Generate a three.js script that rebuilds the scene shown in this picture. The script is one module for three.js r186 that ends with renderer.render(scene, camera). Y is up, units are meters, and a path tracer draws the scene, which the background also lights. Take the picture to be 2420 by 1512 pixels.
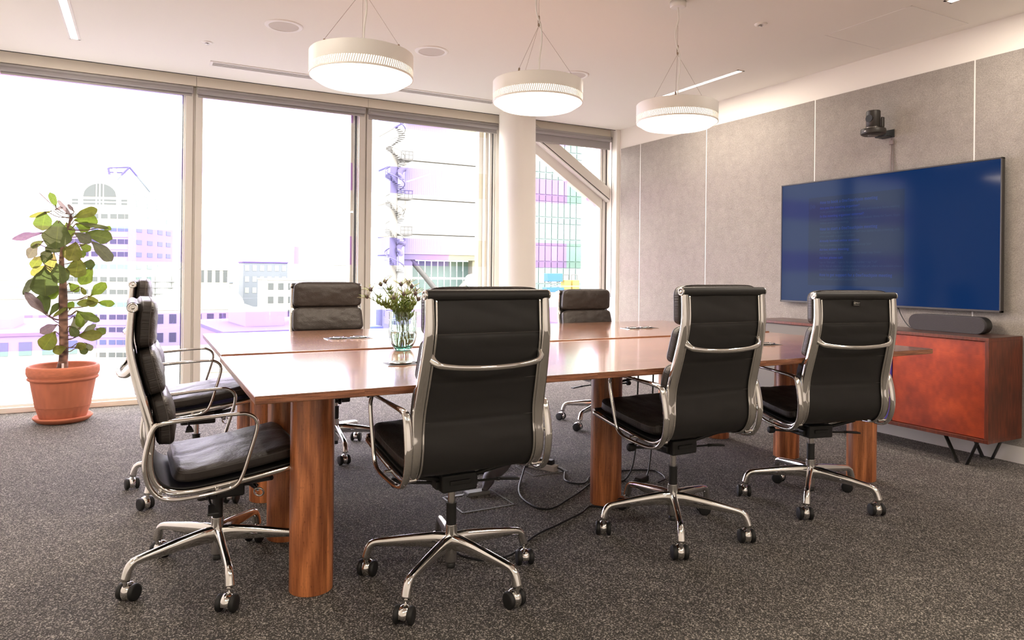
import * as THREE from 'three';
import { RoundedBoxGeometry } from 'three/addons/geometries/RoundedBoxGeometry.js';
import { mergeGeometries, mergeVertices } from 'three/addons/utils/BufferGeometryUtils.js';
import { RectAreaLightUniformsLib } from 'three/addons/lights/RectAreaLightUniformsLib.js';
import { ImprovedNoise } from 'three/addons/math/ImprovedNoise.js';

// ------------------------------------------------------------------ camera, sky, exposure
const scene = new THREE.Scene();
const renderer = new THREE.WebGLRenderer({ antialias: true });
renderer.toneMapping = THREE.LinearToneMapping;
renderer.toneMappingExposure = 2.15;
renderer.shadowMap.enabled = true;
RectAreaLightUniformsLib.init();

const FOCAL = 1636.5, HORIZON = 643.56;             // pixels of a 2420 x 1512 frame
const camera = new THREE.PerspectiveCamera(2 * Math.atan(756 / FOCAL) * 180 / Math.PI, 2420 / 1512, 0.05, 3000);
camera.position.set(0, 1.12, 0);
camera.rotation.set(0, -27.957 * Math.PI / 180, 0.623 * Math.PI / 180, 'YXZ');
camera.setViewOffset(2420, 1512, 0, 756 - HORIZON, 2420, 1512);   // the lens is shifted, the camera held level

const SKY = 5.2;
scene.background = new THREE.Color().setRGB(1.0 * SKY, 0.985 * SKY, 0.965 * SKY);   // a bright even overcast

const LAMP_WARM = new THREE.Color().setRGB(1.0, 0.85, 0.68);
const PENDANT_LIGHT = 30, STRIP_LIGHT = 62;

// ------------------------------------------------------------------ helpers
const PI = Math.PI, V = (x, y, z) => new THREE.Vector3(x, y, z);
let seed = 12345;
const rnd = () => { seed = (seed * 1664525 + 1013904223) >>> 0; return seed / 4294967296; };
const rr = (a, b) => a + (b - a) * rnd();
const perlin = new ImprovedNoise();
const taken = new Map();
function numbered(name) {
  const n = taken.get(name) ?? 0; taken.set(name, n + 1);
  return n ? name + '_' + String(n).padStart(3, '0') : name;
}
function tag(o, label, category, group, kind) {
  o.userData.label = label; if (category) o.userData.category = category;
  if (group) o.userData.group = group;
  if (kind) o.userData.kind = kind;
  return o;
}
function thing(name, label, category, pos = [0, 0, 0], turn = 0, group, kind) {
  const o = new THREE.Group(); o.name = numbered(name); scene.add(o);
  o.position.set(...pos); o.rotation.y = turn;
  return tag(o, label, category, group, kind);
}
function part(name, geo, mat, parent) {
  const m = new THREE.Mesh(geo, mat); m.name = parent ? name : numbered(name);
  m.castShadow = true; m.receiveShadow = true; (parent || scene).add(m);
  return m;
}
function single(name, geo, mat, label, category, group, kind) { return tag(part(name, geo, mat), label, category, group, kind); }
const merge = (l) => mergeGeometries(l.map((g) => { const q = g.index ? g.toNonIndexed() : g.clone(); for (const k of Object.keys(q.attributes)) if (!['position', 'normal', 'uv'].includes(k)) q.deleteAttribute(k); if (!q.attributes.uv) q.setAttribute('uv', new THREE.BufferAttribute(new Float32Array(q.attributes.position.count * 2), 2)); return q; }));
// boxes whose uv are metres on every face
function metreUV(g) {
  const p = g.attributes.position, n = g.attributes.normal, uv = new Float32Array(p.count * 2);
  for (let i = 0; i < p.count; i++) {
    const ax = Math.abs(n.getX(i)), ay = Math.abs(n.getY(i)), az = Math.abs(n.getZ(i));
    if (ay >= ax && ay >= az) { uv[2 * i] = p.getX(i); uv[2 * i + 1] = p.getZ(i); }
    else if (ax >= az) { uv[2 * i] = p.getZ(i); uv[2 * i + 1] = p.getY(i); }
    else { uv[2 * i] = p.getX(i); uv[2 * i + 1] = p.getY(i); }
  }
  g.setAttribute('uv', new THREE.BufferAttribute(uv, 2));
  return g;
}
function box(x0, x1, y0, y1, z0, z1, r = 0) {
  const w = x1 - x0, h = y1 - y0, d = z1 - z0;
  const g = r > 0 ? new RoundedBoxGeometry(w, h, d, 2, Math.min(r, w / 2.01, h / 2.01, d / 2.01)) : new THREE.BoxGeometry(w, h, d);
  g.translate((x0 + x1) / 2, (y0 + y1) / 2, (z0 + z1) / 2);
  return metreUV(g);
}
function cyl(r0, r1, h, x, y, z, seg = 24) { return new THREE.CylinderGeometry(r1, r0, h, seg).translate(x, y + h / 2, z); }
function lathe(pts, seg = 48) { return new THREE.LatheGeometry(pts.map(([r, y]) => new THREE.Vector2(Math.max(r, 1e-4), y)), seg); }
function tube(pts, r, seg = 48, rad = 8, closed = false) {
  return new THREE.TubeGeometry(new THREE.CatmullRomCurve3(pts.map((p) => (p.isVector3 ? p : V(...p))), closed, 'centripetal'), seg, r, rad, closed);
}
function bar(a, b, r, seg = 8) {   // a straight round bar between two points
  const d = b.clone().sub(a), g = new THREE.CylinderGeometry(r, r, d.length(), seg);
  g.applyQuaternion(new THREE.Quaternion().setFromUnitVectors(V(0, 1, 0), d.clone().normalize()));
  return g.translate((a.x + b.x) / 2, (a.y + b.y) / 2, (a.z + b.z) / 2);
}
// an oval section swept along points; "side" is one axis of the section, size(t) gives [across the side, along the side]
function sweep(pts, side, size, { segs = 12, closed = false, square = 2 } = {}) {
  const n = pts.length, pos = [], uv = [], idx = [];
  let len = 0;
  for (let i = 0; i < n; i++) {
    const a = pts[closed ? (i - 1 + n) % n : Math.max(0, i - 1)], b = pts[closed ? (i + 1) % n : Math.min(n - 1, i + 1)];
    const t = b.clone().sub(a).normalize(), nn = new THREE.Vector3().crossVectors(side, t).normalize(), bb = new THREE.Vector3().crossVectors(t, nn).normalize();
    const [ra, rb] = size(closed ? i / n : i / (n - 1));
    if (i) len += pts[i].distanceTo(pts[i - 1]);
    for (let k = 0; k <= segs; k++) {
      const th = k / segs * 2 * PI, c = Math.cos(th), s = Math.sin(th), e = 2 / square;
      const cc = Math.sign(c) * Math.abs(c) ** e, ss = Math.sign(s) * Math.abs(s) ** e;
      const p = pts[i].clone().addScaledVector(nn, ra * cc).addScaledVector(bb, rb * ss);
      pos.push(p.x, p.y, p.z); uv.push(len, k / segs * 0.1);
    }
  }
  const w = segs + 1, m = closed ? n : n - 1;
  for (let i = 0; i < m; i++) for (let k = 0; k < segs; k++) {
    const a = i * w + k, b = ((i + 1) % n) * w + k;
    idx.push(a, a + 1, b, a + 1, b + 1, b);
  }
  if (!closed) for (const [i, flip] of [[0, 1], [n - 1, 0]]) {
    const c = pos.length / 3; pos.push(pts[i].x, pts[i].y, pts[i].z); uv.push(0, 0);
    for (let k = 0; k < segs; k++) { const a = i * w + k; flip ? idx.push(c, a + 1, a) : idx.push(c, a, a + 1); }
  }
  const g = new THREE.BufferGeometry();
  g.setAttribute('position', new THREE.Float32BufferAttribute(pos, 3)); g.setAttribute('uv', new THREE.Float32BufferAttribute(uv, 2)); g.setIndex(idx);
  g.computeVertexNormals();
  // close the seam of the normals
  const nr = g.attributes.normal;
  for (let i = 0; i < n; i++) {
    const a = i * w, b = i * w + segs, x = nr.getX(a) + nr.getX(b), y = nr.getY(a) + nr.getY(b), z = nr.getZ(a) + nr.getZ(b), l = Math.hypot(x, y, z) || 1;
    nr.setXYZ(a, x / l, y / l, z / l); nr.setXYZ(b, x / l, y / l, z / l);
  }
  return g;
}
const smooth = (pts, n, closed = false, tension = 0.5) => new THREE.CatmullRomCurve3(pts.map((p) => (p.isVector3 ? p : V(...p))), closed, 'catmullrom', tension).getSpacedPoints(n);

// ------------------------------------------------------------------ textures
function dataTex(w, h, fn, { srgb = true, repeat = [1, 1] } = {}) {
  const d = new Uint8Array(w * h * 4);
  for (let y = 0; y < h; y++) for (let x = 0; x < w; x++) { const c = fn(x, y), o = (y * w + x) * 4; for (let k = 0; k < 3; k++) d[o + k] = Math.max(0, Math.min(255, (c.length ? c[k] : c) * 255)); d[o + 3] = 255; }
  const t = new THREE.DataTexture(d, w, h); t.magFilter = THREE.LinearFilter; t.minFilter = THREE.LinearMipmapLinearFilter; t.generateMipmaps = true;
  t.wrapS = t.wrapT = THREE.RepeatWrapping; t.repeat.set(...repeat); if (srgb) t.colorSpace = THREE.SRGBColorSpace; t.needsUpdate = true;
  return t;
}
// value noise that repeats every "per" cells
function tileNoise(per, s) {
  const g = new Float32Array(per * per); let q = s * 7919 + 17;
  for (let i = 0; i < g.length; i++) { q = (q * 1664525 + 1013904223) >>> 0; g[i] = q / 4294967296; }
  return (x, y) => {
    const xi = Math.floor(x), yi = Math.floor(y), fx = x - xi, fy = y - yi, u = fx * fx * (3 - 2 * fx), v = fy * fy * (3 - 2 * fy);
    const at = (a, b) => g[((b % per + per) % per) * per + ((a % per + per) % per)];
    return (at(xi, yi) * (1 - u) + at(xi + 1, yi) * u) * (1 - v) + (at(xi, yi + 1) * (1 - u) + at(xi + 1, yi + 1) * u) * v;
  };
}
// carpet: short loops, dark brown-grey with pale flecks
const carpetN = 1024, cA = tileNoise(512, 1), cB = tileNoise(341, 2), cC = tileNoise(24, 3), cD = tileNoise(1024, 4), cE = tileNoise(128, 9);
const carpetVal = (x, y) => {
  const a = cA(x / carpetN * 512, y / carpetN * 512), b = cB(x / carpetN * 341, y / carpetN * 341), c = cC(x / carpetN * 24, y / carpetN * 24), d = cD(x, y), e = cE(x / carpetN * 128, y / carpetN * 128);
  const fleck = Math.max(0, a * 0.55 + b * 0.45 - 0.53) * 4.4;
  return { base: 0.145 + 0.16 * d + 0.10 * (a - 0.5) + 0.05 * (c - 0.5) + 0.06 * (e - 0.5), fleck: Math.min(1, fleck) };
};
const carpetMap = dataTex(carpetN, carpetN, (x, y) => { const { base, fleck } = carpetVal(x, y), k = base + 0.42 * fleck; return [k * 1.03 + 0.01, k * 1.0 + 0.005, k * 0.95]; }, { repeat: [1 / 1.3, 1 / 1.3] });
const carpetBump = dataTex(carpetN, carpetN, (x, y) => { const { base, fleck } = carpetVal(x, y); return base + 0.5 * fleck; }, { srgb: false, repeat: [1 / 1.3, 1 / 1.3] });
// felt
const fA = tileNoise(256, 11), fB = tileNoise(128, 12), fC = tileNoise(16, 13), fD = tileNoise(512, 14);
const feltMap = dataTex(512, 512, (x, y) => {
  const k = 0.585 + 0.12 * (fD(x, y) - 0.5) + 0.09 * (fA(x / 2, y / 2) - 0.5) + 0.04 * (fB(x / 4, y / 4) - 0.5) + 0.03 * (fC(x / 32, y / 32) - 0.5);
  return [k * 1.03, k * 0.985, k * 0.94];
}, { repeat: [1.5, 1.5] });
const feltBump = dataTex(512, 512, (x, y) => 0.5 + 0.5 * (fA(x / 2, y / 2) - 0.5) + 0.5 * (fD(x, y) - 0.5), { srgb: false, repeat: [1.5, 1.5] });
// wood: grain runs along u; boards are told apart by their tone
function wood(s, w, h, across, { base, vary, boards = 0, figure = 1, dark = 0.5 }) {
  const n1 = tileNoise(64, s), n2 = tileNoise(16, s + 1), n3 = tileNoise(256, s + 2), n4 = tileNoise(8, s + 3);
  return (x, y) => {
    const u = x / w, v = y / h;
    const warp = n2(u * 4, v * 16) * 0.9 * figure + n4(u * 2, v * 8) * 1.2 * figure;
    const ring = 0.5 + 0.5 * Math.sin((v * across + warp) * 2 * PI);
    const fine = n3(u * 16, v * 256), pore = n3(u * 64, v * 256 + 31);
    let k = 1 + vary * ((ring - 0.5) * 0.55 + (fine - 0.5) * 0.55 + (n1(u * 8, v * 64) - 0.5) * 0.5) - (pore > 0.80 ? dark * (pore - 0.80) : 0);
    if (boards) { const b = Math.floor(v * boards); k *= 0.86 + 0.28 * (((Math.sin((b + s) * 127.1) * 43758.5) % 1 + 1) % 1); }
    return base.map((c, i) => c * k ** (i === 0 ? 0.85 : i === 1 ? 1.05 : 1.2));
  };
}
const walnutTop = dataTex(1024, 1024, wood(21, 1024, 1024, 6, { base: [0.53, 0.365, 0.272], vary: 0.28, figure: 1.1, dark: 1.0 }), { repeat: [1 / 1.7, 1 / 1.1] });
const legWood = wood(33, 1024, 512, 7, { base: [0.70, 0.42, 0.245], vary: 0.40, boards: 14, figure: 0.7, dark: 1.2 });
const walnutLeg = dataTex(512, 1024, (x, y) => legWood(y, x), { repeat: [1, 1] });
const walnutEdge = dataTex(512, 128, wood(41, 512, 128, 3, { base: [0.62, 0.40, 0.28], vary: 0.6, dark: 1.4 }), { repeat: [2.2, 12] });
const cherry = dataTex(512, 512, (() => {
  const a = tileNoise(8, 51), b = tileNoise(32, 52), c = tileNoise(256, 53), d = tileNoise(4, 54);
  return (x, y) => { const k = 0.84 + 0.20 * (a(x / 64, y / 64) - 0.5) + 0.14 * (b(x / 16, y / 24) - 0.5) + 0.06 * (c(x / 8, y / 2) - 0.5) + 0.16 * (d(x / 128, y / 128) - 0.5); return [0.74 * k, 0.30 * k ** 1.4, 0.135 * k ** 1.6]; };
})(), { repeat: [1.5, 1.5] });
const cherryDark = dataTex(256, 256, (() => { const a = tileNoise(128, 55), b = tileNoise(8, 56); return (x, y) => { const k = 0.8 + 0.3 * (a(x / 2, y / 16) - 0.5) + 0.2 * (b(x / 32, y / 32) - 0.5); return [0.49 * k, 0.225 * k, 0.135 * k]; }; })(), { repeat: [1.2, 1.2] });
const leatherBump = (() => { const a = tileNoise(128, 61), b = tileNoise(64, 62), c = tileNoise(12, 63); return dataTex(512, 512, (x, y) => 0.45 + 0.35 * (a(x / 4, y / 4) - 0.5) + 0.3 * (b(x / 8, y / 8) - 0.5) + 0.7 * (c(x / 42.667, y / 42.667) - 0.5), { srgb: false, repeat: [4, 4] }); })();
const clayMap = (() => { const a = tileNoise(64, 71), b = tileNoise(12, 72); return dataTex(256, 256, (x, y) => { const k = 0.93 + 0.10 * (a(x / 4, y / 4) - 0.5) + 0.12 * (b(x / 21.33, y / 21.33) - 0.5); return [0.80 * k, 0.475 * k, 0.345 * k]; }); })();
const barkMap = (() => { const a = tileNoise(64, 75), b = tileNoise(16, 76); return dataTex(128, 256, (x, y) => { const k = 0.42 + 0.35 * (a(x / 2, y / 4) - 0.5) + 0.3 * (b(x / 8, y / 16) - 0.5); return [k * 1.12, k * 0.86, k * 0.72]; }); })();
const plasterBump = (() => { const a = tileNoise(64, 81), b = tileNoise(256, 82); return dataTex(256, 256, (x, y) => 0.5 + 0.3 * (a(x / 4, y / 4) - 0.5) + 0.3 * (b(x, y) - 0.5), { srgb: false, repeat: [3, 3] }); })();
function canvasTex(w, h, draw, srgb = true) { const c = document.createElement('canvas'); c.width = w; c.height = h; draw(c.getContext('2d'), w, h); const t = new THREE.CanvasTexture(c); if (srgb) t.colorSpace = THREE.SRGBColorSpace; return t; }

// ------------------------------------------------------------------ materials
const std = (o) => new THREE.MeshStandardMaterial(o), phys = (o) => new THREE.MeshPhysicalMaterial(o), rgb = (r, g, b) => new THREE.Color().setRGB(r, g, b);
const M = {
  carpet: phys({ map: carpetMap, bumpMap: carpetBump, bumpScale: 0.004, roughness: 0.95, sheen: 0.8, sheenRoughness: 0.34, sheenColor: rgb(0.62, 0.53, 0.49) }),
  white: std({ color: rgb(0.85, 0.815, 0.755), roughness: 0.75, bumpMap: plasterBump, bumpScale: 0.0004 }),
  ceiling: std({ color: rgb(0.86, 0.84, 0.775), roughness: 0.85 }),
  paint: std({ color: rgb(0.78, 0.74, 0.69), roughness: 0.55 }),
  valance: std({ color: rgb(0.88, 0.82, 0.71), roughness: 0.6 }),
  felt: std({ map: feltMap, bumpMap: feltBump, bumpScale: 0.0015, roughness: 1 }),
  alu: std({ color: rgb(0.70, 0.665, 0.61), roughness: 0.5, metalness: 0.15 }),
  aluLight: std({ color: rgb(0.76, 0.74, 0.70), roughness: 0.45, metalness: 0.1 }),
  gasket: std({ color: rgb(0.02, 0.018, 0.018), roughness: 0.6 }),
  blind: std({ color: rgb(0.36, 0.34, 0.34), roughness: 0.8 }),
  blindCase: std({ color: rgb(0.40, 0.38, 0.375), roughness: 0.5, metalness: 0.2 }),
  glass: phys({ color: rgb(1, 1, 1), transmission: 1, thickness: 0, roughness: 0, ior: 1.45, specularIntensity: 1 }),
  chrome: std({ color: rgb(0.82, 0.81, 0.79), metalness: 1, roughness: 0.07 }),
  brushed: std({ color: rgb(0.70, 0.69, 0.67), metalness: 1, roughness: 0.22 }),
  leather: phys({ color: rgb(0.030, 0.024, 0.021), roughness: 0.42, specularIntensity: 0.75, bumpMap: leatherBump, bumpScale: 0.0016 }),
  sling: phys({ color: rgb(0.022, 0.0205, 0.0195), roughness: 0.48, specularIntensity: 0.7 }),
  thread: std({ color: rgb(0.075, 0.065, 0.06), roughness: 0.7 }),
  black: std({ color: rgb(0.012, 0.012, 0.012), roughness: 0.45 }),
  rubber: std({ color: rgb(0.010, 0.010, 0.010), roughness: 0.55 }),
  cable: std({ color: rgb(0.010, 0.010, 0.011), roughness: 0.4 }),
  greyPlastic: std({ color: rgb(0.16, 0.16, 0.155), roughness: 0.5 }),
  cableSock: std({ color: rgb(0.10, 0.09, 0.10), roughness: 0.6 }),
  walnut: phys({ map: walnutTop, roughness: 0.24, clearcoat: 0.8, clearcoatRoughness: 0.10 }),
  walnutEdge: phys({ map: walnutEdge, roughness: 0.4, clearcoat: 0.2, clearcoatRoughness: 0.3 }),
  walnutLeg: phys({ map: walnutLeg, roughness: 0.36, clearcoat: 0.3, clearcoatRoughness: 0.25 }),
  cherry: phys({ map: cherry, roughness: 0.38, clearcoat: 0.25, clearcoatRoughness: 0.3 }),
  cherryDark: phys({ map: cherryDark, roughness: 0.36, clearcoat: 0.25, clearcoatRoughness: 0.25 }),
  cherryTop: phys({ color: rgb(0.060, 0.026, 0.018), roughness: 0.34, clearcoat: 0.3, clearcoatRoughness: 0.2 }),
  blueDoor: std({ color: rgb(0.055, 0.04, 0.28), roughness: 0.5 }),
  greyDoor: std({ color: rgb(0.20, 0.185, 0.165), roughness: 0.6 }),
  clay: std({ map: clayMap, roughness: 0.8 }),
  soil: std({ color: rgb(0.055, 0.035, 0.025), roughness: 1 }),
  bark: std({ map: barkMap, bumpMap: barkMap, bumpScale: 0.003, roughness: 0.9 }),
  lampWhite: std({ color: rgb(0.88, 0.865, 0.83), roughness: 0.4 }),
  cordWhite: std({ color: rgb(0.84, 0.82, 0.78), roughness: 0.5 }),
  steelDark: std({ color: rgb(0.33, 0.26, 0.20), roughness: 0.35, metalness: 0.8 }),
  glow: std({ color: rgb(0.8, 0.8, 0.8), emissive: rgb(1.0, 0.90, 0.74), emissiveIntensity: 1.0, roughness: 0.5 }),
  stripGlow: std({ color: rgb(0.8, 0.8, 0.8), emissive: rgb(1.0, 0.92, 0.80), emissiveIntensity: 2.4, roughness: 0.5 }),
  speakerGrille: std({ color: rgb(0.66, 0.62, 0.57), roughness: 0.8 }),
  tvFrame: std({ color: rgb(0.05, 0.045, 0.042), roughness: 0.4, metalness: 0.3 }),
  fabricGrey: std({ color: rgb(0.055, 0.05, 0.055), roughness: 0.95, bumpMap: feltBump, bumpScale: 0.001 }),
  ptz: std({ color: rgb(0.045, 0.04, 0.036), roughness: 0.42, metalness: 0.3 }),
};

// ------------------------------------------------------------------ the room
const RX0 = -1.25, RX1 = 4.70, RZ0 = -6.56, RZ1 = 2.4, CEIL = 2.73;
single('floor', box(RX0 - 0.1, RX1 + 0.12, -0.12, 0, RZ0 - 0.12, RZ1 + 0.1), M.carpet, 'dark brown-grey flecked office carpet', 'floor', null, 'structure');
const ceiling = single('ceiling', box(RX0 - 0.1, RX1 + 0.12, CEIL, CEIL + 0.1, -6.33, RZ1 + 0.1), M.ceiling, 'smooth pale plaster ceiling', 'ceiling', null, 'structure');
part('service_void_cover', box(RX0 - 0.1, RX1 + 0.12, CEIL + 0.12, CEIL + 0.16, RZ0 - 0.12, -6.33), M.ceiling, ceiling);
part('void_upstand', box(RX0 - 0.1, RX1 + 0.12, CEIL + 0.1, CEIL + 0.16, -6.34, -6.32), M.ceiling, ceiling);
part('gap_shade_strip', box(RX0, RX1, CEIL - 0.004, CEIL + 0.002, -6.337, -6.329), M.gasket, ceiling);  // black strip paints in the dark shadow gap along the ceiling edge
for (const [a, b, c, d] of [[4.01, 4.595, -2.534, -2.528], [4.01, 4.595, -3.124, -3.118], [4.01, 4.015, -3.124, -2.528], [4.59, 4.595, -3.124, -2.528]]) part('access_hatch_trim', box(a, b, CEIL - 0.002, CEIL + 0.001, c, d), M.cordWhite, ceiling);
part('access_hatch_panel', box(4.016, 4.589, CEIL - 0.0012, CEIL + 0.001, -3.117, -2.535), M.ceiling, ceiling);

const wallR = single('wall_right', box(RX1, RX1 + 0.12, -0.1, CEIL + 0.1, RZ0 - 0.1, RZ1 + 0.1), M.white, 'white wall faced with grey felt acoustic panels', 'wall', null, 'structure');
const seams = [-6.265, -5.917, -4.929, -3.729, -2.533, -1.335, -0.137, 1.06, 2.26];
for (let i = 0; i + 1 < seams.length; i++) part('acoustic_panel', box(RX1 - 0.018, RX1 + 0.002, 0.1, 2.51, seams[i] + 0.005, seams[i + 1] - 0.005, 0.002), M.felt, wallR);
for (let i = 0; i + 2 < seams.length; i++) part('panel_trim', box(RX1 - 0.0165, RX1 + 0.002, 0.1, 2.51, seams[i + 1] - 0.0045, seams[i + 1] + 0.0045), M.cordWhite, wallR);
single('baseboard_right', box(RX1 - 0.024, RX1 + 0.002, 0, 0.1, -6.44, RZ1), M.paint, 'white painted skirting board under the felt panels', 'baseboard', null, 'structure');
single('wall_left', box(RX0 - 0.12, RX0, -0.1, CEIL + 0.1, RZ0 - 0.1, RZ1 + 0.1), M.white, 'white plaster side wall', 'wall', null, 'structure');
single('wall_back', box(RX0 - 0.1, RX1 + 0.1, -0.1, CEIL + 0.1, RZ1, RZ1 + 0.12), M.white, 'white plaster wall opposite the windows', 'wall', null, 'structure');
// the strip of wall between the last window and the felt
single('trim_1', box(4.655, 4.702, 0, CEIL + 0.1, -6.60, -6.30), M.white, 'white plaster return beside the last window', 'trim', null, 'structure');
// fascia above the windows, in one length per bay
const fascia = [[-1.25, -1.12], [-1.117, 0.372], [0.375, 1.85], [1.853, 3.24], [3.243, 4.655]];
fascia.forEach(([a, b], i) => single('trim_' + (i + 2), box(a, b, i === 4 ? 2.655 : 2.663, CEIL + 0.13, -6.60, -6.42), M.valance, ['short cream fascia board at the left end of the windows', 'cream fascia board over the window behind the potted fig', 'cream fascia board over the second window', 'cream fascia board over the third window', 'cream fascia board over the narrow braced window'][i], 'fascia', null, 'structure'));

// dichroic film: the colour of the film itself changes along its length; stops are [place, red, green, blue]
function filmMaterial(stops) {
  const map = canvasTex(256, 8, (c, w, h) => { const g = c.createLinearGradient(0, 0, w, 0); for (const [p, r, q, b] of stops) g.addColorStop(p, 'rgb(' + r + ',' + q + ',' + b + ')'); c.fillStyle = g; c.fillRect(0, 0, w, h); });
  return phys({ map, transmission: 1, thickness: 0, roughness: 0, ior: 1.25 });
}
const FILMS = [
  [filmMaterial([[0, 232, 190, 255], [0.25, 228, 192, 255], [0.5, 208, 186, 255], [0.8, 200, 182, 255], [1, 208, 190, 255]])],
  [filmMaterial([[0, 210, 182, 255], [0.3, 216, 178, 255], [0.6, 212, 182, 255], [1, 228, 194, 255]])],
  [filmMaterial([[0, 190, 214, 255], [0.10, 180, 176, 255], [0.28, 192, 184, 255], [0.55, 228, 192, 255], [0.66, 240, 206, 255], [0.67, 246, 246, 226], [0.9, 244, 244, 214], [0.905, 232, 176, 255], [0.925, 232, 176, 255], [0.93, 248, 246, 232], [1, 248, 244, 232]])],
  [filmMaterial([[0, 252, 196, 255], [0.5, 250, 190, 253], [0.66, 248, 194, 250], [0.67, 226, 244, 232], [0.86, 228, 244, 232], [0.87, 246, 170, 236], [0.9, 246, 230, 240], [1, 246, 176, 236]])],
];
const BANDS = [[0.468, 0.745], [1.176, 1.446], [1.882, 2.142], [2.52, 2.60]];
const bays = [[-1.05, 0.286], [0.428, 1.735], [1.904, 3.15], [3.30, 4.574]];
const winLabels = ['tall glazed bay behind the potted fig, banded with violet film', 'tall glazed bay over the far left end of the table, banded with violet film', 'tall glazed bay behind the thistle vase, banded with blue and pink film', 'narrow glazed bay right of the round column, crossed by diagonal braces'];
const windows = bays.map(([a, b], i) => {
  const w = thing('window_' + (i + 1), winLabels[i], 'window', [0, 0, 0], 0, null, 'structure');
  part('pane', new THREE.PlaneGeometry(b - a + 0.06, 2.66).translate((a + b) / 2, 1.37, -6.53), M.glass, w);
  for (const [y0, y1] of BANDS) {
    const f = new THREE.PlaneGeometry(b - a, y1 - y0).translate((a + b) / 2, (y0 + y1) / 2, -6.522);
    part('film_band', f, FILMS[i][0], w);
  }
  part('sill', box(a - 0.08, b + 0.08, 0, 0.042, -6.60, -6.47, 0.004), M.valance, w);
  part('bottom_rail', box(a - 0.03, b + 0.03, 0.042, 0.062, -6.56, -6.50), M.aluLight, w);
  part('head_rail', box(a - 0.03, b + 0.03, 2.60, 2.70, -6.57, -6.50), M.alu, w);
  return w;
});
// frames of the uprights between the bays
function post(w, x0, x1, z0, z1, m = M.alu, name = 'frame_post') { return part(name, box(x0, x1, 0.04, 2.70, z0, z1, 0.003), m, w); }
post(windows[0], -1.25, -1.06, -6.60, -6.46);
post(windows[0], 0.273, 0.279, -6.62, -6.50, M.gasket, 'gasket'); post(windows[0], 0.279, 0.293, -6.60, -6.48, M.aluLight); post(windows[0], 0.293, 0.352, -6.60, -6.455);
post(windows[1], 0.352, 0.372, -6.60, -6.475); post(windows[1], 0.372, 0.428, -6.60, -6.455);
post(windows[1], 1.722, 1.752, -6.66, -6.54, M.alu); post(windows[1], 1.752, 1.758, -6.64, -6.53, M.aluLight); post(windows[1], 1.759, 1.767, -6.62, -6.49, M.gasket, 'gasket'); post(windows[1], 1.767, 1.778, -6.60, -6.48, M.aluLight); post(windows[1], 1.778, 1.838, -6.60, -6.455);
post(windows[2], 1.838, 1.852, -6.60, -6.475); post(windows[2], 1.852, 1.904, -6.60, -6.455);
post(windows[2], 3.095, 3.140, -6.68, -6.60, M.aluLight); post(windows[2], 3.140, 3.172, -6.66, -6.54, M.alu); post(windows[2], 3.172, 3.190, -6.62, -6.50, M.aluLight); post(windows[2], 3.196, 3.202, -6.60, -6.48, M.gasket, 'gasket'); post(windows[2], 3.190, 3.196, -6.60, -6.49, M.aluLight); post(windows[2], 3.202, 3.222, -6.60, -6.475, M.aluLight); post(windows[2], 3.222, 3.30, -6.60, -6.455);
post(windows[3], 3.30, 3.36, -6.60, -6.46);
post(windows[3], 4.574, 4.600, -6.60, -6.50, M.aluLight); post(windows[3], 4.600, 4.612, -6.60, -6.515, M.alu); post(windows[3], 4.612, 4.655, -6.60, -6.50, M.aluLight); post(windows[3], 4.651, 4.6555, -6.50, -6.485, M.gasket, 'gasket');
function slanted(name, x0, yt0, yb0, x1, yt1, yb1, z0, z1, m, parent) {   // a bar between two uprights whose top and bottom run at a slant
  const s = new THREE.Shape(); s.moveTo(x0, yb0); s.lineTo(x1, yb1); s.lineTo(x1, yt1); s.lineTo(x0, yt0); s.closePath();
  const g = new THREE.ExtrudeGeometry(s, { depth: z1 - z0, bevelEnabled: true, bevelSize: 0.003, bevelThickness: 0.003, bevelSegments: 1 }).translate(0, 0, z0);
  return part(name, g, m, parent);
}
slanted('diagonal_transom', 3.40, 2.727, 2.612, 4.60, 1.968, 1.848, -6.57, -6.50, M.alu, windows[3]);
const brace = thing('diagonal_brace', 'grey boxed-in diagonal brace across the top of the narrow window', 'brace', [0, 0, 0], 0, null, 'structure');
slanted('brace_casing', 3.60, 2.757, 2.635, 4.653, 2.080, 1.965, -6.495, -6.422, M.alu, brace);
slanted('brace_shadow_gap', 3.60, 2.632, 2.622, 4.653, 1.962, 1.952, -6.485, -6.432, M.gasket, brace);
slanted('brace_lower_trim', 3.60, 2.619, 2.604, 4.653, 1.949, 1.935, -6.495, -6.428, M.aluLight, brace);
// roller blinds, rolled up in their cassettes
function rollerBlind(x0, x1, label, drop = 0.035, z = -6.44, h0 = 2.602) {
  const b = thing('roller_blind', label, 'blind', [(x0 + x1) / 2, h0, z], 0, 'window blinds');
  const w = x1 - x0;
  part('cassette', box(-w / 2, w / 2, 0.0, 0.058, -0.028, 0.015, 0.006), M.blindCase, b);
  part('fabric_roll', new THREE.CylinderGeometry(0.02, 0.02, w - 0.02, 20).rotateZ(PI / 2).translate(0, 0.02, 0.004), M.blind, b);
  part('fabric', box(-w / 2 + 0.01, w / 2 - 0.01, -drop, 0.02, -0.016, -0.012), M.blind, b);
  part('hem_bar', box(-w / 2 + 0.01, w / 2 - 0.01, -drop - 0.012, -drop + 0.004, -0.020, -0.008, 0.003), M.blindCase, b);
  return b;
}
rollerBlind(-0.985, 0.350, 'rolled-up grey blind over the window behind the fig', 0.008);
rollerBlind(0.378, 1.835, 'rolled-up grey blind over the second window', 0.012);
rollerBlind(1.855, 3.235, 'rolled-up grey blind over the window behind the thistle vase', 0.03);
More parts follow.
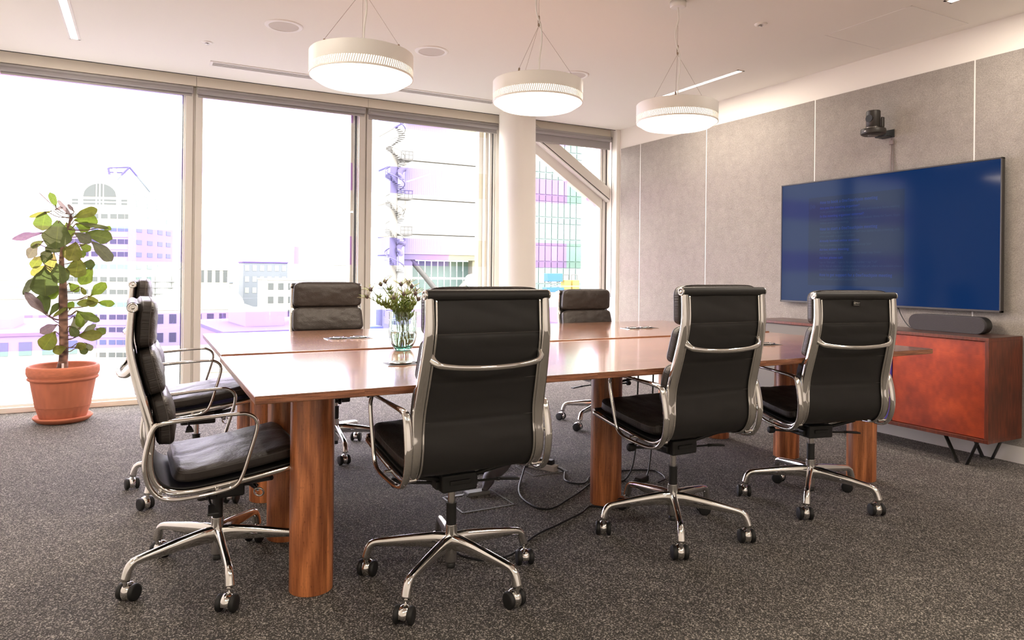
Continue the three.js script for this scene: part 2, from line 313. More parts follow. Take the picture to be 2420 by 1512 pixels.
{
  const b = rollerBlind(3.32, 4.645, 'grey blind slightly lowered over the narrow braced window', 0.075, -6.392);
  part('side_chain', tube([[0.655, 0.05, 0.02], [0.658, -0.25, 0.02], [0.662, -0.75, 0.018], [0.664, -1.5, 0.018], [0.66, -1.75, 0.018]], 0.003, 40, 6), M.gasket, b);
}
// the round column between the third and the fourth window
{
  const c = single('column', new THREE.CylinderGeometry(0.187, 0.187, CEIL + 0.02, 64).translate(0, CEIL / 2, 0), M.white, 'round white plaster column between the windows', 'column', null, 'structure');
  c.position.set(3.385, 0, -6.235); c.rotation.z = 0.012;
}

// ------------------------------------------------------------------ fittings in the ceiling
function stripLight(x, z0, z1, label) {
  const o = thing('linear_light', label, 'ceiling light', [x, CEIL, (z0 + z1) / 2], 0, 'recessed linear lights');
  const l = z1 - z0;
  part('trim', merge([box(-0.036, -0.022, -0.004, 0.0, -l / 2 - 0.012, l / 2 + 0.012), box(0.022, 0.036, -0.004, 0.0, -l / 2 - 0.012, l / 2 + 0.012), box(-0.036, 0.036, -0.004, 0.0, -l / 2 - 0.012, -l / 2), box(-0.036, 0.036, -0.004, 0.0, l / 2, l / 2 + 0.012)]), M.cordWhite, o);
  part('light_diffuser', box(-0.022, 0.022, -0.003, 0.0, -l / 2, l / 2), M.stripGlow, o);
  const a = new THREE.RectAreaLight(LAMP_WARM.clone().lerp(rgb(1, 1, 1), 0.25), STRIP_LIGHT, 0.044, l);
  a.position.set(x, CEIL - 0.006, (z0 + z1) / 2); a.lookAt(x, 0, (z0 + z1) / 2); a.name = 'strip_light_lamp';
  a.rotation.set(-PI / 2, 0, 0); scene.add(a);
}
stripLight(-0.45, -5.75, -4.62, 'recessed strip light over the potted fig');
stripLight(4.135, -5.13, -3.99, 'recessed strip light behind the farthest pendant lamp');
stripLight(4.135, -2.383, -1.20, 'recessed strip light cut off by the top right of the picture');
stripLight(-0.45, -3.40, -2.20, 'recessed strip light in the ceiling left of the camera');
stripLight(-0.45, -0.20, 1.0, 'recessed strip light in the ceiling behind the camera on the left');
stripLight(4.135, -0.10, 1.1, 'recessed strip light in the ceiling behind the camera on the right');
stripLight(0.70, 0.30, 1.60, 'added fill strip light in the ceiling just behind the camera');  // unseen strip added as fill, to brighten surfaces facing the room
stripLight(2.60, 0.30, 1.60, 'added fill strip light in the ceiling behind the camera, right of centre');  // second added fill strip, also out of view
function ceilingSpeaker(x, z, label) {
  const o = thing('ceiling_speaker', label, 'speaker', [x, CEIL, z], 0, 'round ceiling speakers');
  part('ring', lathe([[0.094, -0.001], [0.096, -0.007], [0.112, -0.007], [0.121, -0.003], [0.122, 0]], 48), M.lampWhite, o);
  part('grille', new THREE.CylinderGeometry(0.096, 0.096, 0.003, 40).translate(0, -0.0025, 0), M.speakerGrille, o);
}
ceilingSpeaker(0.797, -4.75, 'round ceiling speaker left of the nearest pendant lamp');
ceilingSpeaker(1.839, -4.755, 'round ceiling speaker between the first two pendant lamps');
ceilingSpeaker(3.07, -4.745, 'round ceiling speaker just right of the middle pendant lamp');
function sprinkler(x, z, label) {
  const o = thing('sprinkler', label, 'sprinkler', [x, CEIL, z], 0, 'ceiling sprinklers');
  part('rosette', lathe([[0.012, -0.004], [0.022, -0.010], [0.036, -0.006], [0.040, 0]], 32), M.lampWhite, o);
  part('nozzle', lathe([[0.0, -0.017], [0.011, -0.016], [0.011, -0.012], [0.005, -0.010], [0.005, -0.003]], 20), M.brushed, o);
}
sprinkler(0.379, -5.367, 'small round sprinkler near the left end of the air vent');
sprinkler(3.478, -3.185, 'small round sprinkler right of the ceiling rose');
{
  const o = thing('air_vent', 'long slotted air vent in the ceiling along the windows', 'air vent', [1.68, CEIL, -5.885]);
  part('backing', box(-1.23, 1.23, -0.0035, 0, -0.05, 0.05), M.gasket, o);
  part('frame', merge([box(-1.245, 1.245, -0.007, 0, -0.062, -0.047), box(-1.245, 1.245, -0.007, 0, 0.047, 0.062), box(-1.245, -1.225, -0.007, 0, -0.05, 0.05), box(1.225, 1.245, -0.007, 0, -0.05, 0.05)]), M.lampWhite, o);
  for (let k = 0; k < 4; k++) part('slat', box(-1.226, 1.226, -0.0065, -0.001, -0.035 + k * 0.021, -0.029 + k * 0.021), M.lampWhite, o);
}

// ------------------------------------------------------------------ pendant lamps
function pendant(x, z, label, sway) {
  const o = thing('pendant_lamp', label, 'pendant lamp', [x, 0, z], 0, 'drum pendant lamps over the table');
  const R = 0.237, y0 = 2.012, y1 = 2.122, s0 = y0 + 0.008, s1 = s0 + 0.034;
  part('ceiling_rose', lathe([[0, CEIL - 0.034], [0.040, CEIL - 0.034], [0.0465, CEIL - 0.028], [0.0475, CEIL - 0.001], [0, CEIL - 0.001]], 40), M.lampWhite, o);
  part('drum', lathe([[R - 0.004, s1], [R, s1], [R, y1 - 0.003], [R - 0.003, y1], [0.03, y1], [0.03, y1 - 0.004], [R - 0.005, y1 - 0.004], [R - 0.004, s1]], 96), M.lampWhite, o);
  const ring = part('slotted_ring', lathe([[R - 0.004, y0], [R, y0], [R, s0], [R - 0.004, s0], [R - 0.004, y0]], 96), M.lampWhite, o);
  const slats = [], N = 140;
  for (let k = 0; k < N; k++) {
    const g = new THREE.BoxGeometry(0.0052, 0.040, 0.003); g.rotateZ(-0.26); g.translate(0, (s0 + s1) / 2, R - 0.002); g.rotateY(k / N * 2 * PI); slats.push(g);
  }
  part('slats', merge(slats), M.lampWhite, ring);
  part('light_diffuser', lathe([[0, 1.972], [0.08, 1.974], [0.150, 1.979], [0.195, 1.988], [0.214, 2.000], [0.222, 2.014], [0.224, 2.07], [0.20, 2.075], [0, 2.076]], 72), M.glow, o);
  // cord with a slack bow and a cable tie
  const c = [[0.0, CEIL - 0.03, 0.0], [-0.004 + sway * 0.004, 2.62, 0.004], [-0.018 * sway, 2.55, 0.006], [-0.014 * sway, 2.48, 0.006], [0.012, 2.42, 0.004], [0.020, 2.34, 0.0], [0.010, 2.24, -0.004], [0.012, 2.118, -0.006]];
  const cord = part('cord', tube(c, 0.0045, 60, 8), M.cordWhite, o);
  part('cable_tie', new THREE.TorusGeometry(0.006, 0.002, 6, 14).rotateX(PI / 2).translate(0.004, 2.435, 0.005), M.cordWhite, cord);
  part('hanging_wire', bar(V(0.004, CEIL - 0.03, -0.004), V(0.004, 2.47, -0.004), 0.0008, 6), M.steelDark, o);
  part('wire_clamp', lathe([[0.0, 2.477], [0.005, 2.474], [0.006, 2.467], [0.006, 2.424], [0.004, 2.419], [0, 2.419]], 14).translate(0.004, 0, -0.004), M.steelDark, o);
  for (let k = 0; k < 3; k++) {
    const th = 0.5 + k * 2 * PI / 3 + x * 0.3, p = V(0.195 * Math.sin(th), y1 + 0.018, 0.195 * Math.cos(th)), q = V(0.004, 2.422, -0.004);
    const wv = part('suspension_wire', bar(q, p, 0.0008, 6), M.steelDark, o), d = p.clone().sub(q).normalize();
    part('gripper', bar(p.clone().addScaledVector(d, -0.012), V(p.x, y1 - 0.001, p.z), 0.005, 10), M.steelDark, wv);
  }
  const a = new THREE.RectAreaLight(LAMP_WARM, PENDANT_LIGHT, 0.36, 0.36);
  a.position.set(x, 1.968, z); a.rotation.set(-PI / 2, 0, 0); a.name = 'pendant_lamp_light'; scene.add(a);
}
pendant(0.880, -3.165, 'nearest and largest-looking white drum pendant, left of the others', -0.6);
pendant(1.822, -3.165, 'middle white drum pendant hanging in front of the column', 1.0);
pendant(2.772, -3.165, 'farthest white drum pendant, its ceiling rose in view', 1.2);

// ------------------------------------------------------------------ the table: two long halves pushed together
const legGeo = (() => {
  const g = lathe([[0, 0], [0.0745, 0], [0.0755, 0.001], [0.0755, 0.714], [0, 0.715]], 48), uv = g.attributes.uv, p = g.attributes.position;
  for (let i = 0; i < uv.count; i++) { const a = Math.atan2(p.getZ(i), p.getX(i)); uv.setXY(i, uv.getX(i), p.getY(i) / 0.75); void a; }
  return g;
})();
function topGeo(x0, x1, z0, z1) {   // top, underside and the four edges; the grain runs along x
  const s = new RoundedBoxGeometry(x1 - x0, 0.026, z1 - z0, 2, 0.0025);
  return metreUV(s);
}
function edgeGeo(l, d) { return metreUV(new THREE.BoxGeometry(l, 0.020, d)); }
function tableHalf(label, x0, x1, z0, z1, legs, ports, lift = 0) {
  const cx = (x0 + x1) / 2, cz = (z0 + z1) / 2;
  const o = thing('conference_table', label, 'table', [cx, 0, cz], 0, 'two halves of the conference table');
  const t = part('tabletop', topGeo(x0, x1, z0, z1).translate(0, 0.727, 0), M.walnut, o); t.position.y = lift;
  const w = x1 - x0, d = z1 - z0;
  for (const s of [-1, 1]) {
    part('edge_band', edgeGeo(w - 0.004, 0.0012).translate(0, 0.727, s * (d / 2 + 0.0002)), M.walnutEdge, t);
    part('edge_band', edgeGeo(0.0012, d - 0.004).translate(s * (w / 2 + 0.0002), 0.727, 0), M.walnutEdge, t);
  }
  legs.forEach(([x, z], i) => { const l = part('leg', legGeo, M.walnutLeg, o); l.position.set(x - cx, 0, z - cz); l.scale.y = 1 + lift / 0.715; l.rotation.y = 1.7 + i * 1.1 + z; });
  for (const [x, z, open] of ports) {
    const p = part('power_port_plate', box(-0.125, 0.125, 0.740, 0.7425, -0.052, 0.052, 0.001), M.brushed, o); p.position.set(x - cx, lift, z - cz);
    part('plate_inlay', box(-0.118, 0.118, 0.7425, 0.7432, -0.046, 0.046), M.black, p);
    for (const s of [-1, 1]) {
      const lid = new RoundedBoxGeometry(0.098, 0.005, 0.074, 3, 0.0024); lid.translate(0, 0.7475, 0);
      const oval = lathe([[0, 0.745], [0.044, 0.7452], [0.0475, 0.7475], [0.044, 0.750], [0.030, 0.7508], [0.029, 0.7495], [0, 0.7495]], 36); oval.scale(1.02, 1, 0.86);
      const l = part('port_lid', oval, M.chrome, p); l.position.x = s * 0.056;
      part('finger_pad', lathe([[0, 0.7515], [0.024, 0.7513], [0.026, 0.7500]], 24).scale(1.02, 1, 0.8), open ? M.greyPlastic : M.black, l);
    }
  }
  return o;
}
const TX0 = 0.296, TX1 = 3.692;
tableHalf('nearer half of the long walnut table, with the thistle vase on it', TX0, TX1, -3.272, -2.192,
  [[0.530, -2.487], [0.535, -3.02], [2.005, -2.775], [3.515, -2.475], [3.53, -2.995]], [[0.985, -2.715, 1], [2.955, -2.69, 0]]);
tableHalf('farther half of the long walnut table, along the windows', TX0 + 0.006, TX1 + 0.006, -4.373, -3.285,
  [[0.535, -3.56], [0.535, -4.09], [2.005, -3.83], [3.515, -3.56], [3.53, -4.09]], [[0.998, -3.795, 0], [3.005, -3.785, 0]], 0.006);

// ------------------------------------------------------------------ the soft-pad office chairs
// profile of the side rail seen from the side: [forward, up], seat at its lowest
const RAIL = [[-0.277, 1.035], [-0.279, 1.0], [-0.284, 0.93], [-0.285, 0.87], [-0.275, 0.81], [-0.257, 0.735], [-0.238, 0.665], [-0.225, 0.61], [-0.222, 0.555], [-0.225, 0.50], [-0.219, 0.452], [-0.198, 0.414], [-0.16, 0.392], [-0.10, 0.386], [0.0, 0.396], [0.12, 0.413], [0.262, 0.436]];
const railCurve = new THREE.CatmullRomCurve3(RAIL.map(([u, y]) => V(0, y, u)), false, 'catmullrom', 0.5);
railCurve.arcLengthDivisions = 600;
function onRail(s) {   // place and inward normal at arc length share s; runs on past both ends
  const q = Math.max(0, Math.min(1, s)), p = railCurve.getPointAt(q), t = railCurve.getTangentAt(q);
  if (s !== q) p.addScaledVector(t, (s - q) * railCurve.getLength());
  return { p, n: V(0, t.z, -t.y) };
}
const sAtY = (y) => { let best = 0, d = 9; for (let i = 0; i <= 600; i++) { const p = railCurve.getPointAt(i / 1000); const e = Math.abs(p.y - y); if (e < d) { d = e; best = i / 1000; } } return best; };
const sAtU = (u) => { let best = 1, d = 9; for (let i = 600; i <= 1000; i++) { const p = railCurve.getPointAt(i / 1000); const e = Math.abs(p.z - u); if (e < d) { d = e; best = i / 1000; } } return best; };
const railHalf = (s) => 0.207 + 0.018 * Math.min(1, Math.max(0, (s - 0.12) / 0.4));
function roundedBlock(nx, ny, nz, p) {
  const g = mergeVertices((() => { const b = new THREE.BoxGeometry(2, 2, 2, nx, ny, nz); b.deleteAttribute('uv'); b.deleteAttribute('normal'); return b; })(), 1e-4);
  const a = g.attributes.position;
  for (let i = 0; i < a.count; i++) { const v = [a.getX(i), a.getY(i), a.getZ(i)], m = Math.max(...v.map(Math.abs)), q = v.reduce((t, c) => t + Math.abs(c) ** p, 0) ** (1 / p); a.setXYZ(i, v[0] * m / q, v[1] * m / q, v[2] * m / q); }
  return g;
}
function padMap(s0, s1, hw0, hw1, base, T, crown) {
  return (b, a, c, extra = 0) => {   // b across, a from top to bottom, c from sling to sitter
    const s = s0 + (s1 - s0) * (a * 0.5 + 0.5), { p, n } = onRail(s), hw = hw0 + (hw1 - hw0) * (a * 0.5 + 0.5);
    const h = base + T * (c * 0.5 + 0.5) + (c > 0 ? c : 0) * (crown * (1 - a * a) * (1 - b * b) + extra);
    return p.clone().addScaledVector(n, h).add(V(b * hw, 0, 0));
  };
}
function padGeo(map, p, sd, folds) {
  const g = roundedBlock(26, 18, 6, p), a = g.attributes.position, uv = new Float32Array(a.count * 2);
  for (let i = 0; i < a.count; i++) {
    const b = a.getX(i), t = a.getY(i), c = a.getZ(i);
    // gathered folds near the seams and a soft slump
    const edge = Math.max(Math.abs(b), Math.abs(t)) ** 3;
    const w = folds * (perlin.noise(b * 9 + sd, t * 2.2, sd * 3.1) * edge + perlin.noise(b * 3 + sd, t * 3, sd) * 0.8 - 0.8 * Math.exp(-((b - 0.08 * Math.sin(t * 3)) ** 2) * 160) * Math.max(0, 0.55 - t));
    const q = map(b, t, c, w); uv[2 * i] = q.x; uv[2 * i + 1] = t * 0.09; a.setXYZ(i, q.x, q.y, q.z);
  }
  g.setAttribute('uv', new THREE.BufferAttribute(uv, 2)); g.computeVertexNormals();
  // Keep the winding outward
  return g;
}
function pipingGeo(map, p, c) {
  const pts = [];
  for (let k = 0; k < 90; k++) { const th = k / 90 * 2 * PI, x = Math.cos(th), y = Math.sin(th), q = (Math.abs(x) ** p + Math.abs(y) ** p) ** (-1 / p); pts.push(map(x * q * 0.998, y * q * 0.998, c)); }
  return tube(pts, 0.0013, 180, 5, true);
}
const C = (() => {
  const g = {};
  const pads = [
    [padMap(sAtY(1.020), sAtY(0.852), 0.214, 0.218, 0.010, 0.055, 0.014), 7, 1.3, 0.004],
    [padMap(sAtY(0.850), sAtY(0.694), 0.217, 0.226, 0.010, 0.056, 0.014), 7, 4.7, 0.004],
    [padMap(sAtY(0.692), sAtY(0.536), 0.224, 0.228, 0.010, 0.056, 0.014), 7, 8.2, 0.003],
  ];
  g.backPads = pads.map(([m, p, sd, f]) => ({ pad: padGeo(m, p, sd, f), pipe: [pipingGeo(m, p, 0.42), pipingGeo(m, p, -0.62)] }));
  const seatMap = padMap(sAtU(-0.186), sAtU(0.254), 0.228, 0.232, 0.020, 0.048, 0.010);
  g.seatPad = { pad: padGeo(seatMap, 9, 2.9, 0.006), pipe: [pipingGeo(seatMap, 9, 0.45), pipingGeo(seatMap, 9, -0.6)] };
  // sling: one sheet from the top roll to the front roll, welded across between the pads
  const seamS = [0, sAtY(0.868), sAtY(0.712), sAtY(0.580), sAtU(-0.16), 1];
  const b = new THREE.BoxGeometry(2, 2, 2, 10, 150, 1), a = b.attributes.position, uv = new Float32Array(a.count * 2), sTop = sAtY(0.995);
  for (let i = 0; i < a.count; i++) {
    const x = a.getX(i), t = a.getY(i) * 0.5 + 0.5, c = a.getZ(i), s = sTop + (1 - sTop) * t, { p, n } = onRail(s);
    let k = 0; while (k < seamS.length - 2 && s > seamS[k + 1]) k++;
    const f = (s - seamS[k]) / (seamS[k + 1] - seamS[k]), bulge = 0.0042 * (1 - Math.abs(2 * f - 1) ** 16) * (1 - x ** 6) * (k < 4 ? 1 : 0.2);
    const wr = 0.0018 * perlin.noise(x * 3 + 5, s * 18, 2.2) + (s < 0.2 ? 0.0035 * perlin.noise(x * 2.2, s * 26 + x * 2, 7.7) : 0);
    const q = p.clone().addScaledVector(n, c < 0 ? -0.001 - bulge - wr : 0.007).add(V(x * (railHalf(s) - 0.004), 0, 0));
    uv[2 * i] = q.x; uv[2 * i + 1] = s * 1.1; a.setXYZ(i, q.x, q.y, q.z);
  }
  b.setAttribute('uv', new THREE.BufferAttribute(uv, 2)); b.computeVertexNormals(); g.sling = b;
  g.weld = seamS.slice(1, 4).map((s) => { const { p, n } = onRail(s), q = p.clone().addScaledVector(n, -0.0014), h = railHalf(s) - 0.016; return bar(q.clone().add(V(-h, 0, 0)), q.clone().add(V(h, 0, 0)), 0.0011, 6); });
  // rolls with chrome end caps
  const rollEnds = (u, y, r, half, parts) => { for (const s of [-1, 1]) parts.push(new THREE.CylinderGeometry(r, r, 0.010, 24).rotateZ(PI / 2).translate(s * (half + 0.004), y, u)); return parts; };
  g.topRoll = merge([new THREE.CylinderGeometry(0.0175, 0.0175, 0.440, 28, 1).rotateZ(PI / 2).translate(0, 0.993, -0.283), box(-0.205, 0.205, 0.980, 1.006, -0.275, -0.255, 0.004)]);
  g.topCap = [-1, 1].map((s) => merge([new THREE.CylinderGeometry(0.0155, 0.0155, 0.007, 28).rotateZ(PI / 2).translate(s * 0.2225, 0.993, -0.283), new THREE.TorusGeometry(0.013, 0.0028, 8, 28).rotateY(PI / 2).translate(s * 0.226, 0.993, -0.283), new THREE.SphereGeometry(0.0062, 12, 8).scale(0.5, 1, 1).translate(s * 0.2262, 0.993, -0.283)]));
  g.frontRoll = new THREE.CylinderGeometry(0.013, 0.013, 0.450, 22).rotateZ(PI / 2).translate(0, 0.437, 0.268);
  g.frontCap = [-1, 1].map((s) => new THREE.CylinderGeometry(0.0115, 0.0115, 0.008, 20).rotateZ(PI / 2).translate(s * 0.228, 0.437, 0.268));
  void rollEnds;
  // cast side rails
  g.rail = [-1, 1].map((sd) => {
    const pts = []; for (let i = 0; i <= 110; i++) { const s = sAtY(0.998) + (1 - sAtY(0.998)) * i / 110, { p, n } = onRail(s); pts.push(p.clone().addScaledVector(n, -0.006).add(V(sd * (railHalf(s) + 0.004), 0, 0))); }
    return sweep(pts, V(1, 0, 0), (t) => [0.0105 + 0.0045 * Math.sin(Math.min(1, t * 1.7) * PI) ** 2, 0.0135 + 0.0055 * Math.sin(Math.min(1, t * 1.5) * PI)], { segs: 14, square: 2.8 });
  });
  g.railBead = [-1, 1].map((sd) => {
    const pts = []; for (let i = 0; i <= 90; i++) { const s = sAtY(0.975) + (0.93 - sAtY(0.975)) * i / 90, { p, n } = onRail(s); pts.push(p.clone().addScaledVector(n, -0.009).add(V(sd * (railHalf(s) - 0.0185), 0, 0))); }
    return sweep(pts, V(1, 0, 0), () => [0.0042, 0.0042], { segs: 8 });
  });
  // armrest: one closed loop outside the rail
  const loop = [[-0.222, 0.604], [-0.196, 0.620], [-0.12, 0.627], [0.02, 0.634], [0.062, 0.631], [0.089, 0.610], [0.091, 0.575], [0.070, 0.50], [0.046, 0.425], [0.022, 0.393], [-0.03, 0.380], [-0.10, 0.372], [-0.16, 0.371], [-0.204, 0.385], [-0.233, 0.425], [-0.245, 0.48], [-0.241, 0.535]];
  g.arm = [-1, 1].map((sd) => {
    const raw = loop.map(([u, y]) => V(sd * (0.258 + 0.018 * Math.min(1, Math.max(0, (u + 0.22) / 0.2))), y, u));
    const pts = new THREE.CatmullRomCurve3(raw, true, 'catmullrom', 0.5).getSpacedPoints(130).slice(0, 130);
    return sweep(pts, V(1, 0, 0), (t) => { const back = Math.max(0, Math.cos((t + 0.09) * 2 * PI)) ** 0.8; return [0.0062 + 0.0025 * back, 0.0075 + 0.0065 * back]; }, { segs: 14, closed: true, square: 2.2 });
  });
  g.armStud = [-1, 1].map((sd) => [[-0.232, 0.520], [-0.03, 0.385], [-0.20, 0.395]].map(([u, y]) => bar(V(sd * 0.215, y, u), V(sd * 0.262, y, u), 0.0055, 12)));
  // back brace, bowed to the rear
  {
    const pts = smooth([[-0.204, 0.806, -0.276], [-0.199, 0.792, -0.284], [-0.188, 0.779, -0.294], [-0.168, 0.771, -0.303], [-0.10, 0.764, -0.316], [0, 0.761, -0.322], [0.10, 0.764, -0.316], [0.168, 0.771, -0.303], [0.188, 0.779, -0.294], [0.199, 0.792, -0.284], [0.204, 0.806, -0.276]], 70);
    g.brace = sweep(pts, V(0, 0.15, 1).normalize(), (t) => { const e = Math.abs(2 * t - 1) ** 6; return [0.0095 + 0.007 * e, 0.0085]; }, { segs: 14, square: 2.4 });
    const p2 = smooth([[-0.214, 0.388, -0.03], [-0.16, 0.362, -0.02], [-0.08, 0.345, 0.0], [0, 0.342, 0.005], [0.08, 0.345, 0.0], [0.16, 0.362, -0.02], [0.214, 0.388, -0.03]], 40);
    g.seatSpreader = sweep(p2, V(0, 0.2, 1).normalize(), () => [0.012, 0.020], { segs: 12, square: 3 });
  }
  // tilt mechanism under the seat
  g.mech = merge([box(-0.068, 0.068, 0.292, 0.356, -0.075, 0.085, 0.008), box(-0.052, 0.052, 0.335, 0.366, -0.04, 0.12, 0.008), box(-0.040, 0.040, 0.318, 0.334, -0.080, -0.070, 0.003), box(-0.082, -0.060, 0.300, 0.330, -0.05, -0.01, 0.006), box(0.060, 0.082, 0.300, 0.330, -0.05, -0.01, 0.006)]);
  g.mechArm = [-1, 1].flatMap((s) => [bar(V(s * 0.05, 0.335, 0.08), V(s * 0.17, 0.375, 0.16), 0.009, 10), bar(V(s * 0.05, 0.330, -0.03), V(s * 0.19, 0.372, -0.08), 0.008, 10)]);
  g.lever = merge([bar(V(-0.06, 0.312, -0.04), V(-0.165, 0.306, -0.04), 0.0045, 10), bar(V(-0.165, 0.306, -0.04), V(-0.176, 0.306, -0.04), 0.007, 10)]);
  g.paddle = (() => { const b = new RoundedBoxGeometry(0.078, 0.009, 0.034, 3, 0.0044); const p = b.attributes.position; for (let i = 0; i < p.count; i++) { const t = p.getX(i) / 0.078 + 0.5; p.setZ(i, p.getZ(i) * (1.15 - 0.55 * t)); } return b.rotateZ(0.10).translate(-0.212, 0.303, -0.04); })();
  g.knobRod = bar(V(0.06, 0.312, 0.0), V(0.185, 0.318, 0.04), 0.0055, 10);
  g.knob = (() => { const b = lathe([[0, -0.016], [0.013, -0.016], [0.017, -0.011], [0.017, 0.011], [0.013, 0.016], [0, 0.016]], 20).rotateZ(PI / 2); return b.translate(0.197, 0.319, 0.044); })();
  g.tension = merge([box(-0.020, 0.020, 0.312, 0.352, 0.08, 0.118, 0.008), bar(V(0, 0.330, 0.10), V(-0.01, 0.300, 0.135), 0.011, 12), bar(V(0, 0.345, 0.10), V(0, 0.378, 0.19), 0.010, 12)]);
  g.tensionKnob = merge([bar(V(-0.05, 0.336, 0.115), V(-0.085, 0.310, 0.128), 0.0045, 10), new THREE.TorusGeometry(0.017, 0.0035, 8, 24).rotateY(1.1).rotateZ(0.4).translate(-0.090, 0.306, 0.130)]);
  g.gasTube = cyl(0.0132, 0.0132, 0.12, 0, 0.195, 0, 24);
  g.sleeve = merge([cyl(0.0185, 0.0185, 0.078, 0, 0.208, 0, 28), cyl(0.0195, 0.0195, 0.006, 0, 0.281, 0, 28)]);
  g.hub = lathe([[0, 0.072], [0.0185, 0.072], [0.0212, 0.076], [0.0218, 0.12], [0.0218, 0.207], [0.0185, 0.209], [0, 0.209]], 32);
  g.hubEnd = lathe([[0, 0.052], [0.0155, 0.052], [0.0165, 0.055], [0.0165, 0.073], [0, 0.073]], 24);
  // five-star base
  const prof = [[0.010, 0.146], [0.03, 0.147], [0.06, 0.148], [0.14, 0.143], [0.22, 0.136], [0.268, 0.131], [0.288, 0.126], [0.300, 0.115], [0.307, 0.098], [0.314, 0.072]];
  const pts = smooth(prof.map(([r, y]) => V(0, y, r)), 44, false, 0.5);
  g.baseLeg = sweep(pts, V(1, 0, 0), (t) => [t < 0.8 ? 0.0315 - 0.018 * (t / 0.8) : 0.0135 + 0.003 * (t - 0.8) / 0.2, t < 0.8 ? 0.0165 - 0.0035 * (t / 0.8) : 0.0130 + 0.004 * (t - 0.8) / 0.2], { segs: 16, square: 2.2 });
  // twin-wheel caster, its stem at the origin of the turn
  g.casterHood = merge([new THREE.SphereGeometry(1, 24, 16, 0, 2 * PI, 0, PI * 0.66).scale(0.0235, 0.0300, 0.0310).rotateX(0.35).translate(0, 0.031, -0.017), cyl(0.0065, 0.0065, 0.022, 0, 0.052, 0, 14), cyl(0.0095, 0.0095, 0.006, 0, 0.066, 0, 16)]);
  g.wheel = [-1, 1].map((s) => lathe([[0, -0.009], [0.021, -0.009], [0.0275, -0.0065], [0.0288, -0.001], [0.0280, 0.0055], [0.023, 0.009], [0, 0.009]], 30).rotateZ(PI / 2).translate(s * 0.0235, 0.0288, -0.017));
  return g;
})();
function flipIfInside(g) {   // pads are built from a turned block: face them outward
  g.computeBoundingSphere(); const c = g.boundingSphere.center, p = g.attributes.position, n = g.attributes.normal; let s = 0;
  for (let i = 0; i < p.count; i += 7) s += (p.getX(i) - c.x) * n.getX(i) + (p.getY(i) - c.y) * n.getY(i) + (p.getZ(i) - c.z) * n.getZ(i);
  if (s < 0) { const ix = g.index.array; for (let i = 0; i < ix.length; i += 3) { const t = ix[i + 1]; ix[i + 1] = ix[i + 2]; ix[i + 2] = t; } g.computeVertexNormals(); }
}
[...C.backPads.map((b) => b.pad), C.seatPad.pad, C.baseLeg, C.brace, C.seatSpreader, ...C.rail, ...C.railBead, ...C.arm].forEach(flipIfInside);
{
  const n = C.sling.attributes.normal, p = C.sling.attributes.position; let s = 0;   // the rear of the sling must face away from the sitter
  for (let i = 0; i < p.count; i++) if (p.getY(i) > 0.6 && p.getZ(i) < -0.23) s -= n.getZ(i);
  void s;
}
function chair(label, x, z, turn, lift, baseTurn, swivel) {
  const o = thing('office_chair', label, 'chair', [x, 0, z], turn, 'black soft-pad office chairs');
  const up = (m) => { m.position.y = lift; return m; };
  for (const b of C.backPads) { const p = up(part('back_cushion', b.pad, M.leather, o)); b.pipe.forEach((q, k) => part(k ? 'piping' : 'stitched_seam', q, k ? M.leather : M.thread, p)); }
  const sp = up(part('seat_cushion', C.seatPad.pad, M.leather, o)); C.seatPad.pipe.forEach((q, k) => part(k ? 'piping' : 'stitched_seam', q, k ? M.leather : M.thread, sp));
  const sl = up(part('sling', C.sling, M.sling, o)); for (const q of C.weld) part('weld_seam', q, M.thread, sl);  // welds get the paler thread tone to paint in their specular lines
  const tr = up(part('top_roll', C.topRoll, M.sling, o)); for (const q of C.topCap) part('end_cap', q, M.chrome, tr);
  const fr = up(part('front_roll', C.frontRoll, M.sling, o)); for (const q of C.frontCap) part('end_cap', q, M.chrome, fr);
  for (const k of [0, 1]) { const rl = up(part('side_rail', C.rail[k], M.chrome, o)); part('rail_bead', C.railBead[k], M.chrome, rl); const a = up(part('armrest', C.arm[k], M.chrome, o)); for (const q of C.armStud[k]) part('armrest_stud', q, M.chrome, a); }
  up(part('back_brace', C.brace, M.chrome, o)); up(part('seat_spreader', C.seatSpreader, M.chrome, o));
  const m = up(part('tilt_mechanism', C.mech, M.black, o));
  for (const q of C.mechArm) part('support_arm', q, M.black, m);
  const lv = part('height_lever', C.lever, M.black, m); void lv; part('lever_paddle', C.paddle, M.black, m); part('knob_rod', C.knobRod, M.black, m); part('tension_knob', C.knob, M.rubber, m); part('tilt_lock', C.tension, M.black, m); part('lock_ring', C.tensionKnob, M.chrome, m);
  if (lift > 0.012) { const gt = part('gas_tube', C.gasTube, M.brushed, o); gt.position.y = lift; }
  part('column_sleeve', C.sleeve, M.black, o);
  const h = part('base_hub', C.hub, M.brushed, o); part('hub_plug', C.hubEnd, M.black, h);
  for (let k = 0; k < 5; k++) {
    const th = baseTurn + k * 2 * PI / 5 - turn;   // world angle from +x towards -z
    const l = part('base_leg', C.baseLeg, M.chrome, o); l.rotation.y = th + PI / 2;
    const c = part('caster', C.casterHood, M.chrome, o), r = 0.314;
    c.position.set(Math.cos(th) * r, 0, -Math.sin(th) * r); c.rotation.y = swivel[k] - turn;
    for (const w of C.wheel) part('wheel', w, M.rubber, c);
  }
  return o;
}
const D = PI / 180;
chair('black chair seen side-on at the near left end of the table', 0.247, -2.762, PI / 2 + 1 * D, 0.0, -16 * D, [0.4, 2.4, -0.9, -0.7, 2.6]);
chair('black chair at the left end of the table nearer the window, half hidden', 0.240, -3.85, PI / 2 - 1 * D, 0.052, 10 * D, [0.9, 2.2, 0.2, 0.5, 2.6]);
